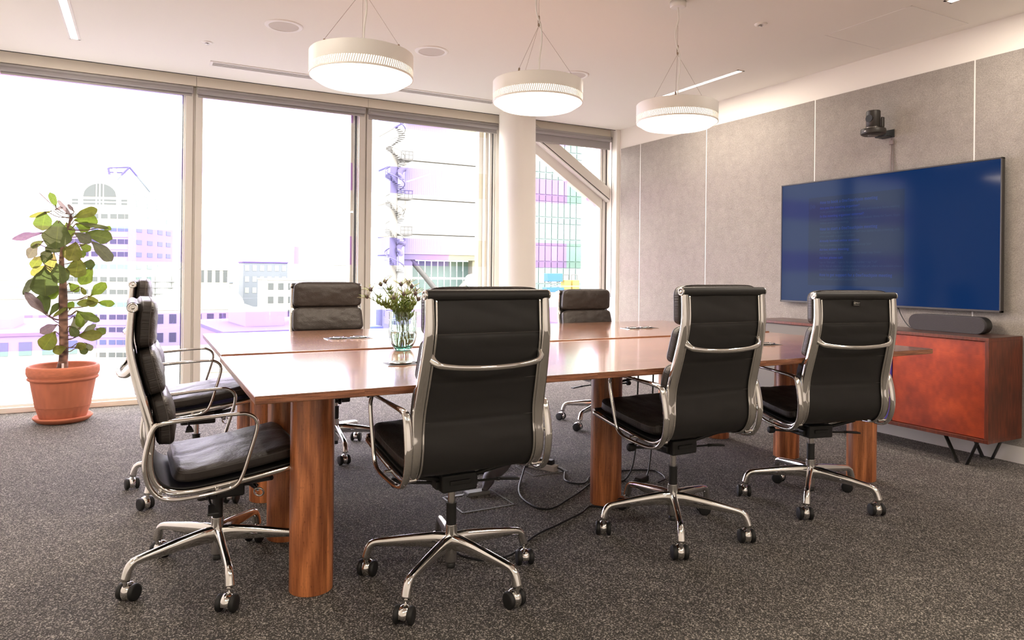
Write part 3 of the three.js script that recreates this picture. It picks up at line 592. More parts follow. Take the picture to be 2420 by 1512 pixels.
const chairA = chair('black chair seen from behind in the middle of the picture', 0.990, -2.314, PI + 1 * D, 0.053, 4 * D, [2.9, 0.3, -0.7, 2.5, 0.2]);
const chairB = chair('black chair seen from behind, second from the right', 2.041, -2.330, PI + 1 * D, 0.060, 19 * D, [1.1, 0.4, -0.6, -0.4, -0.4]);
const chairC = chair('black chair seen from behind in front of the wooden sideboard', 2.937, -2.343, PI - 12 * D, 0.036, 0, [0.5, -2.8, -0.6, -0.5, -0.4]);
chair('black chair facing us beyond the table, left of the thistle vase', 1.051, -4.279, 0, 0.026, -21.5 * D, [0.5, 2.6, 0.8, 1.5, 0.2]);
chair('black chair facing us beyond the table, near the corner of the room', 3.030, -4.235, 0, -0.022, -13 * D, [0.4, 2.0, 0.4, 0.6, 1.4]);
void chairA; void chairB;
{
  // maker's tag sewn under the top roll
  const t = canvasTex(128, 64, (c) => { c.fillStyle = '#1a1917'; c.fillRect(0, 0, 128, 64); c.strokeStyle = '#d9d4c8'; c.lineWidth = 5; c.lineCap = 'round'; c.beginPath(); c.moveTo(16, 36); c.bezierCurveTo(14, 10, 40, 8, 34, 24); c.bezierCurveTo(30, 36, 18, 28, 24, 38); c.bezierCurveTo(40, 44, 44, 16, 54, 20); c.bezierCurveTo(56, 34, 62, 36, 68, 22); c.bezierCurveTo(72, 36, 80, 34, 84, 24); c.bezierCurveTo(92, 34, 100, 30, 112, 24); c.stroke(); c.lineWidth = 3; c.beginPath(); c.moveTo(18, 54); c.lineTo(104, 54); c.stroke(); });
  const m = part('maker_tag', new THREE.BoxGeometry(0.042, 0.022, 0.0012), [M.black, M.black, M.black, M.black, M.black, std({ map: t, roughness: 0.7 })], chairC);
  m.position.set(0.0, 0.960 + 0.036, -0.2945); m.userData.label = 'small dark woven tag with a pale signature';
}


// ------------------------------------------------------------------ sideboard against the felt wall
{
  const X0 = 4.300, X1 = 4.660, Z0 = -4.0, Z1 = -2.232, Y0 = 0.158, Y1 = 0.772, T = 0.022;
  const o = thing('sideboard', 'low cherry-wood sideboard on black steel legs below the screen', 'sideboard', [X1, 0, (Z0 + Z1) / 2]);
  const P = (name, x0, x1, y0, y1, z0, z1, m, r = 0.0015, parent = o) => part(name, box(x0 - X1, x1 - X1, y0, y1, z0 - (Z0 + Z1) / 2, z1 - (Z0 + Z1) / 2, r), m, parent);
  P('top_panel', X0, X1, Y1 - T, Y1 - 0.003, Z0, Z1, M.cherryDark); P('top_veneer', X0 + 0.001, X1, Y1 - 0.003, Y1, Z0 + 0.001, Z1 - 0.001, M.cherryTop, 0.001); P('bottom_panel', X0, X1, Y0, Y0 + T, Z0, Z1, M.cherryDark);
  P('end_panel', X0, X1, Y0 + T, Y1 - T, Z1 - T, Z1, M.cherryDark); P('end_panel', X0, X1, Y0 + T, Y1 - T, Z0, Z0 + T, M.cherryDark);
  P('back_panel', X1 - 0.008, X1, Y0 + T, Y1 - T, Z0 + T, Z1 - T, M.cherryDark);
  const d1 = -2.835, d2 = -3.20;
  P('divider', X0 + 0.034, X1 - 0.01, Y0 + T, Y1 - T, d1 - T / 2, d1 + T / 2, M.cherryDark); P('divider', X0 + 0.034, X1 - 0.01, Y0 + T, Y1 - T, d2 - T / 2, d2 + T / 2, M.cherryDark);
  P('door', X0 + 0.014, X0 + 0.032, Y0 + T + 0.003, Y1 - T - 0.003, d1 + T / 2 + 0.003, Z1 - T - 0.003, M.cherry).userData.label = 'bright reddish-orange stained door';
  P('door', X0 + 0.006, X0 + 0.024, Y0 + T + 0.003, Y1 - T - 0.003, d2 + 0.002, d1 + T / 2 - 0.001, M.blueDoor, 0.006).userData.label = 'deep violet-blue door';
  P('door', X0 + 0.014, X0 + 0.032, Y0 + T + 0.003, Y1 - T - 0.003, Z0 + T + 0.003, d2 - 0.002, M.greyDoor).userData.label = 'plain grey door';
  for (const zc of [-2.405, -3.83]) for (const x of [4.345, 4.615]) for (const s of [-1, 1]) {
    const a = V(x - X1, Y0, zc + s * 0.095 - (Z0 + Z1) / 2), b = V(x + 0.012 - X1, 0, zc + s * 0.026 - (Z0 + Z1) / 2);
    part('leg', sweep([a, a.clone().lerp(b, 0.5), b], V(1, 0, 0), () => [0.004, 0.016], { segs: 8, square: 6 }), M.black, o);
  }
}
// ------------------------------------------------------------------ screen
{
  const W = 1.662, H = 0.953, o = thing('television', 'large flat wall screen glowing dark blue with faint text', 'screen', [4.664, 0.905 + H / 2, -3.164], -PI / 2);
  part('rear_housing', box(-W / 2 + 0.02, W / 2 - 0.02, -H / 2 + 0.02, H / 2 - 0.02, 0.004, 0.030, 0.006), M.tvFrame, o);
  part('bezel', merge([box(-W / 2, W / 2, H / 2 - 0.010, H / 2, 0.014, 0.046, 0.002), box(-W / 2, W / 2, -H / 2, -H / 2 + 0.014, 0.014, 0.046, 0.002), box(-W / 2, -W / 2 + 0.010, -H / 2, H / 2, 0.014, 0.046, 0.002), box(W / 2 - 0.010, W / 2, -H / 2, H / 2, 0.014, 0.046, 0.002)]), M.tvFrame, o);
  part('wall_bracket', box(-0.3, 0.3, -0.2, 0.2, -0.016, 0.006), M.black, o);
  const text = canvasTex(2048, 1174, (c, w, h) => {
    c.fillStyle = '#00244f'; c.fillRect(0, 0, w, h);
    c.fillStyle = '#021f40'; c.fillRect(0.157 * w, 0.13 * h, 0.474 * w, 0.732 * h);
    const L = 0.219 * w, head = '#0a2f74', sub = '#0b2d78', body = '#1d3a55';
    const T = (v, s, t, col, end) => { c.fillStyle = col; c.font = (col === body ? '' : 'bold ') + s + 'px sans-serif'; const k = end ? (end * w - L) / c.measureText(t).width : 1; c.save(); c.translate(L, (1 - v) * h); c.scale(k, 1); c.fillText(t, 0, 0); c.restore(); };
    T(0.812, 40, 'How to book a OneTouchJoin meeting', head, 0.510);
    T(0.768, 30, 'Are you the meeting organiser?', sub, 0.425);
    T(0.737, 27, 'Invite participants and the room with Outlook and include a Teams meeting', body, 0.609);
    T(0.700, 30, 'Is the meeting organiser external?', sub, 0.446);
    T(0.671, 27, 'Forward the external invite to the room via Outlook. Works for Teams, Skype,', body, 0.615);
    T(0.645, 27, 'Webex and Zoom meetings', body, 0.372);
    T(0.592, 40, 'How to start a OneTouchJoin meeting', head, 0.510);
    T(0.564, 27, 'IMPORTANT: You do not need to connect your laptop to join a meeting, only', body, 0.611);
    T(0.535, 27, 'when you wish to present content', body, 0.402);
    T(0.496, 30, 'Already booked online meeting:', sub, 0.427);
    T(0.462, 27, 'Find your meeting on the touch panel and tap “Join”', body, 0.485);
    T(0.425, 30, 'Ad-hoc online meeting:', sub, 0.376);
    T(0.394, 27, 'Tap on “New meeting” > Add person(s) to invite > tap “Invite”', body, 0.530);
    T(0.357, 30, 'Ad-hoc phone call:', sub, 0.345);
    T(0.320, 27, 'Tap on “Dial pad” > type in the phone number > tap “Call”', body, 0.512);
    T(0.289, 27, 'NOTE: Not all sites can use the phone function yet, where not available please', body, 0.622);
    T(0.260, 27, 'use the standard desk phone to dial out', body, 0.426);
    T(0.213, 40, 'How to get support for a OneTouchJoin meeting', head, 0.580);
    T(0.182, 27, 'Please contact your local service desk', body, 0.418);
    c.strokeStyle = '#16335f'; c.lineWidth = 4; c.beginPath(); c.moveTo(0.165 * w, 0.185 * h); c.lineTo(0.165 * w, 0.225 * h); c.moveTo(0.172 * w, 0.185 * h); c.lineTo(0.172 * w, 0.225 * h); c.moveTo(0.179 * w, 0.205 * h); c.arc(0.185 * w, 0.205 * h, 0.007 * w, 0, 2 * PI); c.stroke();
  });
  const scr = new THREE.BoxGeometry(W - 0.018, H - 0.022, 0.004).translate(0, 0.002, 0.041);
  const sm = phys({ color: rgb(0.004, 0.005, 0.008), roughness: 0.09, specularIntensity: 0.12, emissive: rgb(1, 1, 1), emissiveMap: text, emissiveIntensity: 0.56 });
  part('display_screen', scr, [M.black, M.black, M.black, M.black, sm, M.black], o);
  const c1 = single('screen_cable', tube([[4.655, 0.935, -3.02], [4.64, 0.88, -2.99], [4.62, 0.83, -2.95], [4.60, 0.795, -2.91], [4.57, 0.780, -2.87], [4.54, 0.779, -2.84]], 0.0035, 40, 8), M.cable, 'thin black cable from the screen to the soundbar', 'cable'); void c1;
}
// ------------------------------------------------------------------ soundbar on the sideboard
{
  const o = thing('soundbar', 'dark grey fabric soundbar with rounded ends on the sideboard', 'soundbar', [4.545, 0.772, -2.600], -PI / 2);
  const L = 0.47, R = 0.052;
  const stadium = (l, r) => { const s = new THREE.Shape(); s.moveTo(-l / 2 + r, -r); s.lineTo(l / 2 - r, -r); s.absarc(l / 2 - r, 0, r, -PI / 2, PI / 2); s.lineTo(-l / 2 + r, r); s.absarc(-l / 2 + r, 0, r, PI / 2, PI * 1.5); return s; };
  part('fabric_front', new THREE.ExtrudeGeometry(stadium(L, R - 0.003), { depth: 0.02, bevelEnabled: true, bevelSize: 0.003, bevelThickness: 0.003, bevelSegments: 2, curveSegments: 20 }).translate(0, R, 0.02), M.fabricGrey, o);
  part('housing', new THREE.ExtrudeGeometry(stadium(L, R), { depth: 0.062, bevelEnabled: false, curveSegments: 20 }).translate(0, R, -0.045), M.black, o);
}
// ------------------------------------------------------------------ conference camera on the wall
{
  const o = thing('conference_camera', 'black conference camera on a small wall bracket above the screen', 'camera', [4.552, 2.118, -3.140]);
  part('base', lathe([[0, 0.0], [0.066, 0.0], [0.078, 0.006], [0.083, 0.014], [0.083, 0.038], [0.080, 0.044], [0, 0.045]], 48), M.ptz, o);
  part('underside_plate', lathe([[0, -0.006], [0.030, -0.006], [0.034, -0.002], [0.034, 0.001], [0, 0.001]], 32), M.greyPlastic, o);
  part('ring', lathe([[0, 0.045], [0.052, 0.045], [0.050, 0.057], [0, 0.057]], 40), M.brushed, o);
  part('body', lathe([[0, 0.057], [0.047, 0.057], [0.046, 0.168], [0.043, 0.173], [0, 0.174]], 40), M.ptz, o);
  part('lens_arm', box(0.012, 0.040, 0.05, 0.125, 0.045, 0.062, 0.008), M.ptz, o);
  part('lens', new THREE.CylinderGeometry(0.026, 0.026, 0.012, 28).rotateZ(PI / 2).translate(-0.044, 0.115, 0), M.black, o);
  part('bracket', merge([box(0.06, 0.13, -0.008, 0.0, -0.03, 0.06, 0.002), box(0.122, 0.130, -0.012, 0.045, -0.02, 0.075, 0.002)]), M.black, o);
  part('badge', box(-0.0835, -0.082, 0.020, 0.026, -0.012, 0.002), M.lampWhite, o);
  single('camera_cable', merge([tube([[4.672, 2.10, -3.085], [4.673, 2.02, -3.083], [4.672, 1.95, -3.086], [4.666, 1.84, -3.080]], 0.004, 24, 6), tube([[4.674, 2.10, -3.078], [4.675, 2.02, -3.072], [4.674, 1.95, -3.070], [4.668, 1.84, -3.062]], 0.003, 24, 6), box(4.664, 4.681, 2.055, 2.085, -3.098, -3.066, 0.004)]), std({ color: rgb(0.22, 0.17, 0.16), roughness: 0.6 }), 'thin pair of cables running from the wall camera to the screen', 'cable');
}

// ------------------------------------------------------------------ fiddle-leaf fig in its terracotta pot
{
  const o = thing('terracotta_pot', 'round terracotta pot on a saucer in front of the left window', 'plant pot', [-0.515, 0, -6.0]);
  part('pot', lathe([[0, 0.03], [0.143, 0.03], [0.149, 0.036], [0.172, 0.112], [0.1735, 0.116], [0.1765, 0.119], [0.175, 0.123], [0.204, 0.298], [0.205, 0.306], [0.216, 0.309], [0.223, 0.317], [0.220, 0.326], [0.214, 0.331], [0.222, 0.340], [0.229, 0.360], [0.229, 0.392], [0.224, 0.406], [0.215, 0.412], [0.207, 0.408], [0.203, 0.398], [0.198, 0.350], [0, 0.345]], 72), M.clay, o);
  part('saucer', lathe([[0, 0.002], [0.150, 0.002], [0.165, 0.010], [0.167, 0.015], [0.176, 0.019], [0.178, 0.025], [0.186, 0.031], [0.188, 0.040], [0.183, 0.046], [0.176, 0.044], [0.165, 0.030], [0, 0.029]], 72), M.clay, o);
  const soilG = lathe([[0.0, 0.366], [0.06, 0.368], [0.12, 0.364], [0.201, 0.362], [0.201, 0.35]], 40); part('soil', soilG, M.soil, o);
  const pl = thing('fiddle_leaf_fig', 'leafy fiddle-leaf fig growing in the terracotta pot', 'plant', [-0.515, 0.362, -6.0]);
  const Y = -0.362;
  const trunk = [V(-0.012, 0, 0), V(-0.004, 0.06, 0), V(0.0, 0.16, 0), V(-0.002, 0.30, 0.01), V(-0.006, 0.5, 0.01), V(-0.010, 0.66, 0.0), V(-0.020, 0.78, -0.01), V(-0.018, 0.88, -0.01), V(-0.012, 0.96, 0), V(0.010, 1.03, 0), V(0.028, 1.09, 0), V(0.034, 1.15, 0)];
  part('trunk', sweep(smooth(trunk, 70), V(0, 0, 1), (t) => { const r = t < 0.08 ? 0.040 - t * 0.15 : 0.029 - 0.021 * Math.min(1, Math.max(0, (t - 0.45) / 0.45)); return [r, r]; }, { segs: 14 }), M.bark, pl);
  part('plant_label', box(-0.007, 0.007, 0.0, 0.065, 0.058, 0.0595), M.cordWhite, pl);
  const veins = canvasTex(128, 256, (c, w, h) => {
    c.fillStyle = 'rgb(196,196,196)'; c.fillRect(0, 0, w, h);
    for (let k = 0; k < 160; k++) { c.fillStyle = 'rgba(' + (k % 2 ? '90,90,90' : '215,215,205') + ',0.045)'; c.beginPath(); c.arc(rr(0, w), rr(0, h), rr(3, 14), 0, 7); c.fill(); }
    c.strokeStyle = 'rgb(235,235,205)'; c.lineWidth = 3; c.beginPath(); c.moveTo(w / 2, 0); c.lineTo(w / 2, h); c.stroke(); c.lineWidth = 1.2; c.strokeStyle = 'rgb(222,222,200)';
    for (let k = 0; k < 6; k++) for (const s of [-1, 1]) { const y = h * (0.12 + k * 0.135); c.beginPath(); c.moveTo(w / 2, h - y); c.quadraticCurveTo(w / 2 + s * w * 0.25, h - y - h * 0.05, w / 2 + s * w * 0.46, h - y - h * 0.15); c.stroke(); }
  });
  const leafM = (r, g, b, t) => phys({ color: rgb(r, g, b), map: veins, roughness: 0.6, transmission: t, thickness: 0, side: THREE.DoubleSide, specularIntensity: 0.4 });
  const LM = { d: leafM(0.155, 0.20, 0.055, 0.34), m: leafM(0.22, 0.29, 0.055, 0.45), b: leafM(0.32, 0.44, 0.055, 0.55), o: leafM(0.32, 0.34, 0.06, 0.45), y: leafM(0.38, 0.36, 0.08, 0.5), y2: leafM(0.32, 0.38, 0.05, 0.5), l: leafM(0.33, 0.36, 0.16, 0.4), g: leafM(0.25, 0.27, 0.14, 0.34), p: leafM(0.42, 0.32, 0.32, 0.34) };  // light is in the greens: d darker for front-lit leaves, b brighter for backlit
  const leafVariants = [0, 1, 2, 3].map((k) => {
    const na = 12, nb = 8, g = new THREE.PlaneGeometry(1, 1, nb, na), p = g.attributes.position;
    for (let i = 0; i < p.count; i++) {
      const b = p.getX(i) * 2, t = p.getY(i) + 0.5;
      const f = t < 0.62 ? 0.10 + 0.90 * Math.sin(t / 0.62 * PI / 2) ** (1.15 + 0.12 * k) : Math.sqrt(Math.max(0, 1 - ((t - 0.62) / 0.385) ** 2));
      const w = 0.5 * f * (1 + 0.07 * Math.sin(t * 12 + k * 2 + (b > 0 ? 1.3 : 0)) * Math.abs(b));
      const z = -0.16 * (t - 0.3) ** 2 * (1 + 0.5 * k * 0.3) + 0.10 * Math.abs(b) ** 1.5 * (0.6 + 0.15 * k) + 0.05 * Math.sin(t * 10 + b * 2 + k) * Math.abs(b);
      p.setXYZ(i, b * w * 0.94, t, z);
    }
    g.computeVertexNormals(); return g;
  });
  const leaves = [[-0.031, 1.456, -0.042, 1.266, 0.10, 0.167, 'd'], [-0.059, 1.307, -0.054, 1.231, 0.02, 0.137, 'd'], [-0.115, 1.521, -0.133, 1.392, 0.05, 0.115, 'm'], [-0.072, 1.529, -0.206, 1.478, 0.04, 0.031, 'y'], [-0.132, 1.369, -0.303, 1.319, 0.00, 0.049, 'p'], [-0.063, 1.559, -0.161, 1.656, 0.00, 0.009, 'p'], [-0.056, 1.557, -0.088, 1.652, 0.00, 0.048, 'm'], [-0.061, 1.539, -0.015, 1.549, 0.02, 0.026, 'p'], [0.045, 1.491, -0.039, 1.600, 0.03, 0.032, 'p'], [0.054, 1.530, 0.019, 1.577, 0.00, 0.024, 'p'], [0.053, 1.484, 0.194, 1.550, 0.05, 0.069, 'o'], [0.054, 1.468, 0.195, 1.469, -0.03, 0.108, 'b'], [0.064, 1.443, 0.148, 1.408, -0.05, 0.081, 'b'], [0.077, 1.445, 0.265, 1.418, 0.06, 0.032, 'l'], [0.128, 1.373, 0.289, 1.340, 0.00, 0.103, 'm'], [0.233, 1.427, 0.287, 1.407, -0.03, 0.044, 'b'], [0.066, 1.372, 0.165, 1.312, 0.08, 0.074, 'g'], [0.168, 1.313, 0.294, 1.182, 0.04, 0.089, 'g'], [0.091, 1.292, 0.156, 1.250, -0.02, 0.059, 'b'], [0.004, 1.452, 0.032, 1.350, -0.06, 0.081, 'b'], [0.077, 1.303, 0.042, 1.177, 0.10, 0.116, 'o'], [0.079, 1.248, 0.118, 1.200, 0.00, 0.064, 'b'], [0.090, 1.193, 0.078, 1.059, 0.09, 0.121, 'o'], [0.115, 1.152, 0.188, 1.142, 0.05, 0.069, 'd'], [0.172, 1.121, 0.108, 1.004, 0.00, 0.092, 'b'], [-0.040, 1.149, 0.000, 1.017, 0.11, 0.112, 'd'], [-0.110, 1.122, -0.108, 0.928, 0.10, 0.165, 'd'], [-0.065, 1.235, -0.095, 1.075, -0.05, 0.080, 'y'], [-0.127, 1.148, -0.097, 1.238, 0.03, 0.073, 'd'], [-0.137, 1.206, -0.188, 1.121, 0.02, 0.068, 'o'], [-0.123, 1.311, -0.205, 1.267, 0.00, 0.047, 'm'], [-0.167, 1.288, -0.209, 1.191, 0.03, 0.068, 'l'], [-0.115, 1.133, -0.198, 1.066, -0.03, 0.068, 'y'], [-0.162, 1.075, -0.242, 0.929, 0.02, 0.049, 'g'], [-0.018, 0.979, -0.133, 0.915, -0.05, 0.080, 'b'], [0.024, 1.006, 0.084, 0.947, -0.03, 0.059, 'b'], [0.100, 0.980, 0.132, 0.926, 0.00, 0.032, 'o'], [-0.107, 0.782, -0.219, 0.931, 0.05, 0.062, 'p'], [-0.101, 0.785, -0.138, 0.916, 0.03, 0.092, 'd'], [-0.086, 0.767, -0.035, 0.858, 0.05, 0.041, 'd'], [-0.069, 0.757, 0.016, 0.828, 0.06, 0.029, 'o'], [-0.035, 0.709, -0.127, 0.659, 0.07, 0.063, 'p'], [-0.051, 0.658, -0.119, 0.539, 0.03, 0.111, 'y2'], [0.024, 0.548, -0.053, 0.517, 0.08, 0.065, 'o'], [0.031, 0.810, 0.052, 0.869, 0.00, 0.044, 'b'], [0.165, 0.913, 0.255, 1.003, 0.00, 0.075, 'b'], [0.207, 0.862, 0.312, 0.851, -0.02, 0.050, 'b'], [0.202, 0.864, 0.092, 0.860, 0.03, 0.054, 'o'], [0.155, 0.914, 0.189, 0.840, 0.04, 0.074, 'o'], [0.081, 0.807, 0.217, 0.731, 0.05, 0.059, 'm'], [0.082, 0.800, 0.108, 0.688, 0.00, 0.059, 'b'], [0.060, 0.764, 0.082, 0.655, -0.02, 0.064, 'l'], [0.112, 0.690, 0.145, 0.749, 0.00, 0.030, 'l'], [0.118, 0.642, 0.196, 0.699, 0.02, 0.040, 'l'], [0.037, 0.697, 0.088, 0.627, 0.06, 0.061, 'd'], [0.088, 0.628, 0.236, 0.628, 0.07, 0.079, 'o'], [0.203, 0.669, 0.261, 0.638, 0.02, 0.055, 'm'], [0.076, 0.534, 0.138, 0.561, 0.06, 0.061, 'o'], [0.089, 0.569, 0.142, 0.491, 0.07, 0.051, 'd'], [0.138, 0.570, 0.176, 0.514, 0.05, 0.044, 'l'], [-0.007, 0.987, -0.121, 0.904, -0.04, 0.083, 'b']];
  const stems = trunk.map((v) => v.clone());
  leaves.forEach(([x0, y0, x1, y1, dz, w, kind], i) => {
    const a = V(x0, y0 + Y, dz * 0.9), b = V(x1, y1 + Y, dz * 0.9 + rr(-0.03, 0.05)), d = b.clone().sub(a), len = d.length(); d.normalize();
    let nrm = V(rr(-0.35, 0.35) + 0.1, rr(-0.2, 0.35), 1).normalize();
    nrm.addScaledVector(d, -nrm.dot(d)).normalize();
    const side = new THREE.Vector3().crossVectors(d, nrm);
    const m = part('leaf', leafVariants[i % 4], LM[kind], pl);
    m.matrixAutoUpdate = true; m.quaternion.setFromRotationMatrix(new THREE.Matrix4().makeBasis(side, d, nrm)); m.position.copy(a); m.scale.set(w * 1.12, len * 1.06, len * 0.9);
    // its stalk back to the nearest point of the trunk or a twig
    let best = null, bd = 9; for (const q of smooth(stems.slice(0, trunk.length), 40)) { const e = q.distanceTo(a) + Math.max(0, q.y - a.y + 0.03) * 2; if (e < bd) { bd = e; best = q; } }
    if (bd > 0.02) { const mid = best.clone().lerp(a, 0.55).add(V(0, -0.25 * Math.min(0.12, bd) * 0.5, 0)); part('stalk', tube([best, mid, a, a.clone().addScaledVector(d, 0.02)], 0.0026 + 0.004 * Math.min(0.5, bd), 12, 6), M.bark, pl); }
  });
}

// ------------------------------------------------------------------ glass vase with thistles
{
  const VX = 1.107, VZ = -3.205, o = thing('glass_vase', 'pale green cut-glass vase holding thistles on the table', 'vase', [VX, 0.7405, VZ]);
  const vg = phys({ color: rgb(0.93, 1.0, 0.975), transmission: 1, thickness: 0.01, roughness: 0.015, ior: 1.48, attenuationColor: rgb(0.45, 0.85, 0.72), attenuationDistance: 0.05 });
  const wtr = phys({ color: rgb(1, 1, 1), transmission: 1, thickness: 0.05, roughness: 0, ior: 1.33, attenuationColor: rgb(0.80, 0.95, 0.90), attenuationDistance: 0.15 });
  const outer = [[0.036, 0], [0.039, 0.003], [0.047, 0.014], [0.057, 0.032], [0.0635, 0.052], [0.066, 0.075], [0.0665, 0.12], [0.0665, 0.186]], inner = [[0.0645, 0.186], [0.0635, 0.12], [0.0625, 0.076], [0.0590, 0.054], [0.0525, 0.036], [0.043, 0.021], [0.030, 0.014], [0, 0.013]];
  part('vessel', lathe([[0, 0], ...outer, ...inner], 64), vg, o);
  const rAt = (y) => { for (let i = 0; i + 1 < outer.length; i++) if (y <= outer[i + 1][1]) return outer[i][0] + (outer[i + 1][0] - outer[i][0]) * (y - outer[i][1]) / (outer[i + 1][1] - outer[i][1]); return 0.0665; };
  const cuts = [];
  for (const y of [0.055, 0.098, 0.106, 0.145]) cuts.push(new THREE.TorusGeometry(rAt(y) + 0.0002, 0.0011, 6, 64).rotateX(PI / 2).translate(0, y, 0));
  for (let k = 0; k < 24; k++) { const th = k / 24 * 2 * PI; const y0 = 0.05, y1 = 0.183, p = []; for (let i = 0; i <= 8; i++) { const y = y0 + (y1 - y0) * i / 8; p.push(V(Math.cos(th) * rAt(y), y, Math.sin(th) * rAt(y))); } cuts.push(tube(p, 0.0009, 10, 5)); }
  for (let k = 0; k < 10; k++) for (const s of [-1, 1]) { const p = []; for (let i = 0; i <= 10; i++) { const y = 0.055 + 0.09 * i / 10, th = k / 10 * 2 * PI + s * 0.55 * i / 10; p.push(V(Math.cos(th) * rAt(y), y, Math.sin(th) * rAt(y))); } cuts.push(tube(p, 0.0010, 14, 5)); }
  part('cut_pattern', merge(cuts), vg, o);
  part('water', lathe([[0, 0.0135], [0.030, 0.0145], [0.0428, 0.0216], [0.0523, 0.0366], [0.0588, 0.0545], [0.0622, 0.0765], [0.0624, 0.090], [0, 0.090]], 48), wtr, o);
  // thistles: [head x, y, z, share of stem where leaves sit]
  const green = phys({ color: rgb(0.17, 0.23, 0.045), roughness: 0.7, transmission: 0.3, thickness: 0, side: THREE.DoubleSide }), brownGreen = std({ color: rgb(0.115, 0.10, 0.045), roughness: 0.8, side: THREE.DoubleSide }), stemM = std({ color: rgb(0.16, 0.20, 0.05), roughness: 0.7 }), headM = std({ color: rgb(0.105, 0.085, 0.095), roughness: 0.9 });
  const headG = (() => { const g = new THREE.IcosahedronGeometry(1, 3); const p = g.attributes.position; for (let i = 0; i < p.count; i++) { const k = 1 + 0.13 * Math.abs(Math.sin(p.getX(i) * 17) * Math.sin(p.getY(i) * 17) * Math.sin(p.getZ(i) * 17 + 1)); p.setXYZ(i, p.getX(i) * k * 0.0086, p.getY(i) * k * 0.0115, p.getZ(i) * k * 0.0086); } g.computeVertexNormals(); return g; })();
  const blade = (len, w, bend) => { const g = new THREE.PlaneGeometry(1, 1, 2, 5), p = g.attributes.position; for (let i = 0; i < p.count; i++) { const t = p.getY(i) + 0.5, b = p.getX(i) * 2; p.setXYZ(i, b * w * (1 - t) ** 0.8 * (0.6 + t), t * len, bend * len * t * t + Math.abs(b) * w * 0.6); } g.computeVertexNormals(); return g; };
  const bract = blade(0.047, 0.0032, 0.22);
  const jag = (() => { const gs = []; for (const [a, l] of [[0, 0.040], [0.7, 0.030], [-0.7, 0.030], [1.25, 0.020], [-1.25, 0.020]]) gs.push(blade(l, 0.0075, -0.25).rotateZ(a)); return merge(gs); })();
  const heads = [[1.095, 1.058, 0.00], [1.142, 1.047, 0.02], [1.093, 1.013, 0.05], [1.151, 1.014, 0.05], [1.047, 0.996, 0.04], [1.022, 1.070, -0.02], [0.997, 1.057, -0.01], [0.943, 1.033, 0.01], [0.927, 0.999, 0.0], [1.143, 1.065, -0.03], [1.175, 1.026, -0.02], [1.185, 0.985, 0.0]];
  heads.forEach(([hx, hy, dz], i) => {
    const th = i * 2.4, foot = V(VX + 0.022 * Math.cos(th), 0.7405 + 0.016, VZ + 0.022 * Math.sin(th)), neck = V(VX + (hx - VX) * 0.22 + 0.012 * Math.cos(th * 1.7), 0.7405 + 0.185, VZ + dz * 0.35), head = V(hx, hy, VZ + dz);
    const s = thing('thistle_stem', 'spiky thistle stem with a grey-mauve head in the glass vase', 'flower', [foot.x, foot.y, foot.z], 0, 'thistles in the vase');
    const R = (v) => v.clone().sub(foot), pts = [R(foot), R(foot.clone().lerp(neck, 0.5).add(V(0.004, 0, 0))), R(neck), R(neck.clone().lerp(head, 0.5).add(V((hx - VX) * -0.05, -0.006, 0))), R(head)];
    const cv = new THREE.CatmullRomCurve3(pts); part('stem', new THREE.TubeGeometry(cv, 30, 0.0018, 6), stemM, s);
    const up = cv.getTangentAt(1), q = new THREE.Quaternion().setFromUnitVectors(V(0, 1, 0), up.clone().lerp(V(0, 1, 0), 0.5).normalize());
    const hd = part('flower_head', headG, headM, s); hd.position.copy(pts[4]); hd.quaternion.copy(q);
    for (let k = 0; k < 9; k++) { const b = part('bract', bract, k % 3 ? brownGreen : green, hd); b.rotation.set(0.62 + 0.35 * ((k * 7) % 3) / 3, 0, 0); b.rotation.order = 'YXZ'; b.rotation.y = k / 9 * 2 * PI + i; b.position.set(0, -0.008, 0); }
    for (let k = 0; k < 6; k++) { const t = 0.52 + 0.40 * (k / 6) + rr(-0.03, 0.03), l = part('leaf', jag, green, s); l.position.copy(cv.getPointAt(t)); l.rotation.set(rr(0.3, 1.2), rr(0, 6.28), 0, 'YXZ'); const sc = rr(0.75, 1.2) * (k < 3 ? 1.1 : 0.8); l.scale.setScalar(sc); }
  });
}

// ------------------------------------------------------------------ floor boxes and cables under the table
function floorBox(x0, x1, z0, z1, label, open) {
  const o = thing('floor_box', label, 'floor box', [(x0 + x1) / 2, 0, (z0 + z1) / 2], 0, 'floor power boxes'), w = (x1 - x0) / 2, d = (z1 - z0) / 2;
  part('frame', merge([box(-w, w, 0, 0.003, -d, -d + 0.008), box(-w, w, 0, 0.003, d - 0.008, d), box(-w, -w + 0.008, 0, 0.003, -d, d), box(w - 0.008, w, 0, 0.003, -d, d)]), M.greyPlastic, o);
  part('carpet_inlay', box(-w + 0.010, w - 0.010, 0, 0.0022, -d + 0.010, d - 0.010), M.carpet, o);
  if (open) { part('cable_outlet', box(-0.02, 0.10, 0.0, 0.020, -d + 0.004, -d + 0.060, 0.006), M.greyPlastic, o); part('hinge', box(-w + 0.02, -0.03, 0.002, 0.005, -d + 0.006, -d + 0.026, 0.001), M.greyPlastic, o); }
}
floorBox(1.312, 1.588, -3.190, -2.936, 'grey floor power box behind the middle chair, a cable sleeve rising from it', true);
floorBox(1.900, 2.125, -3.520, -3.300, 'grey floor power box under the middle of the table', false);
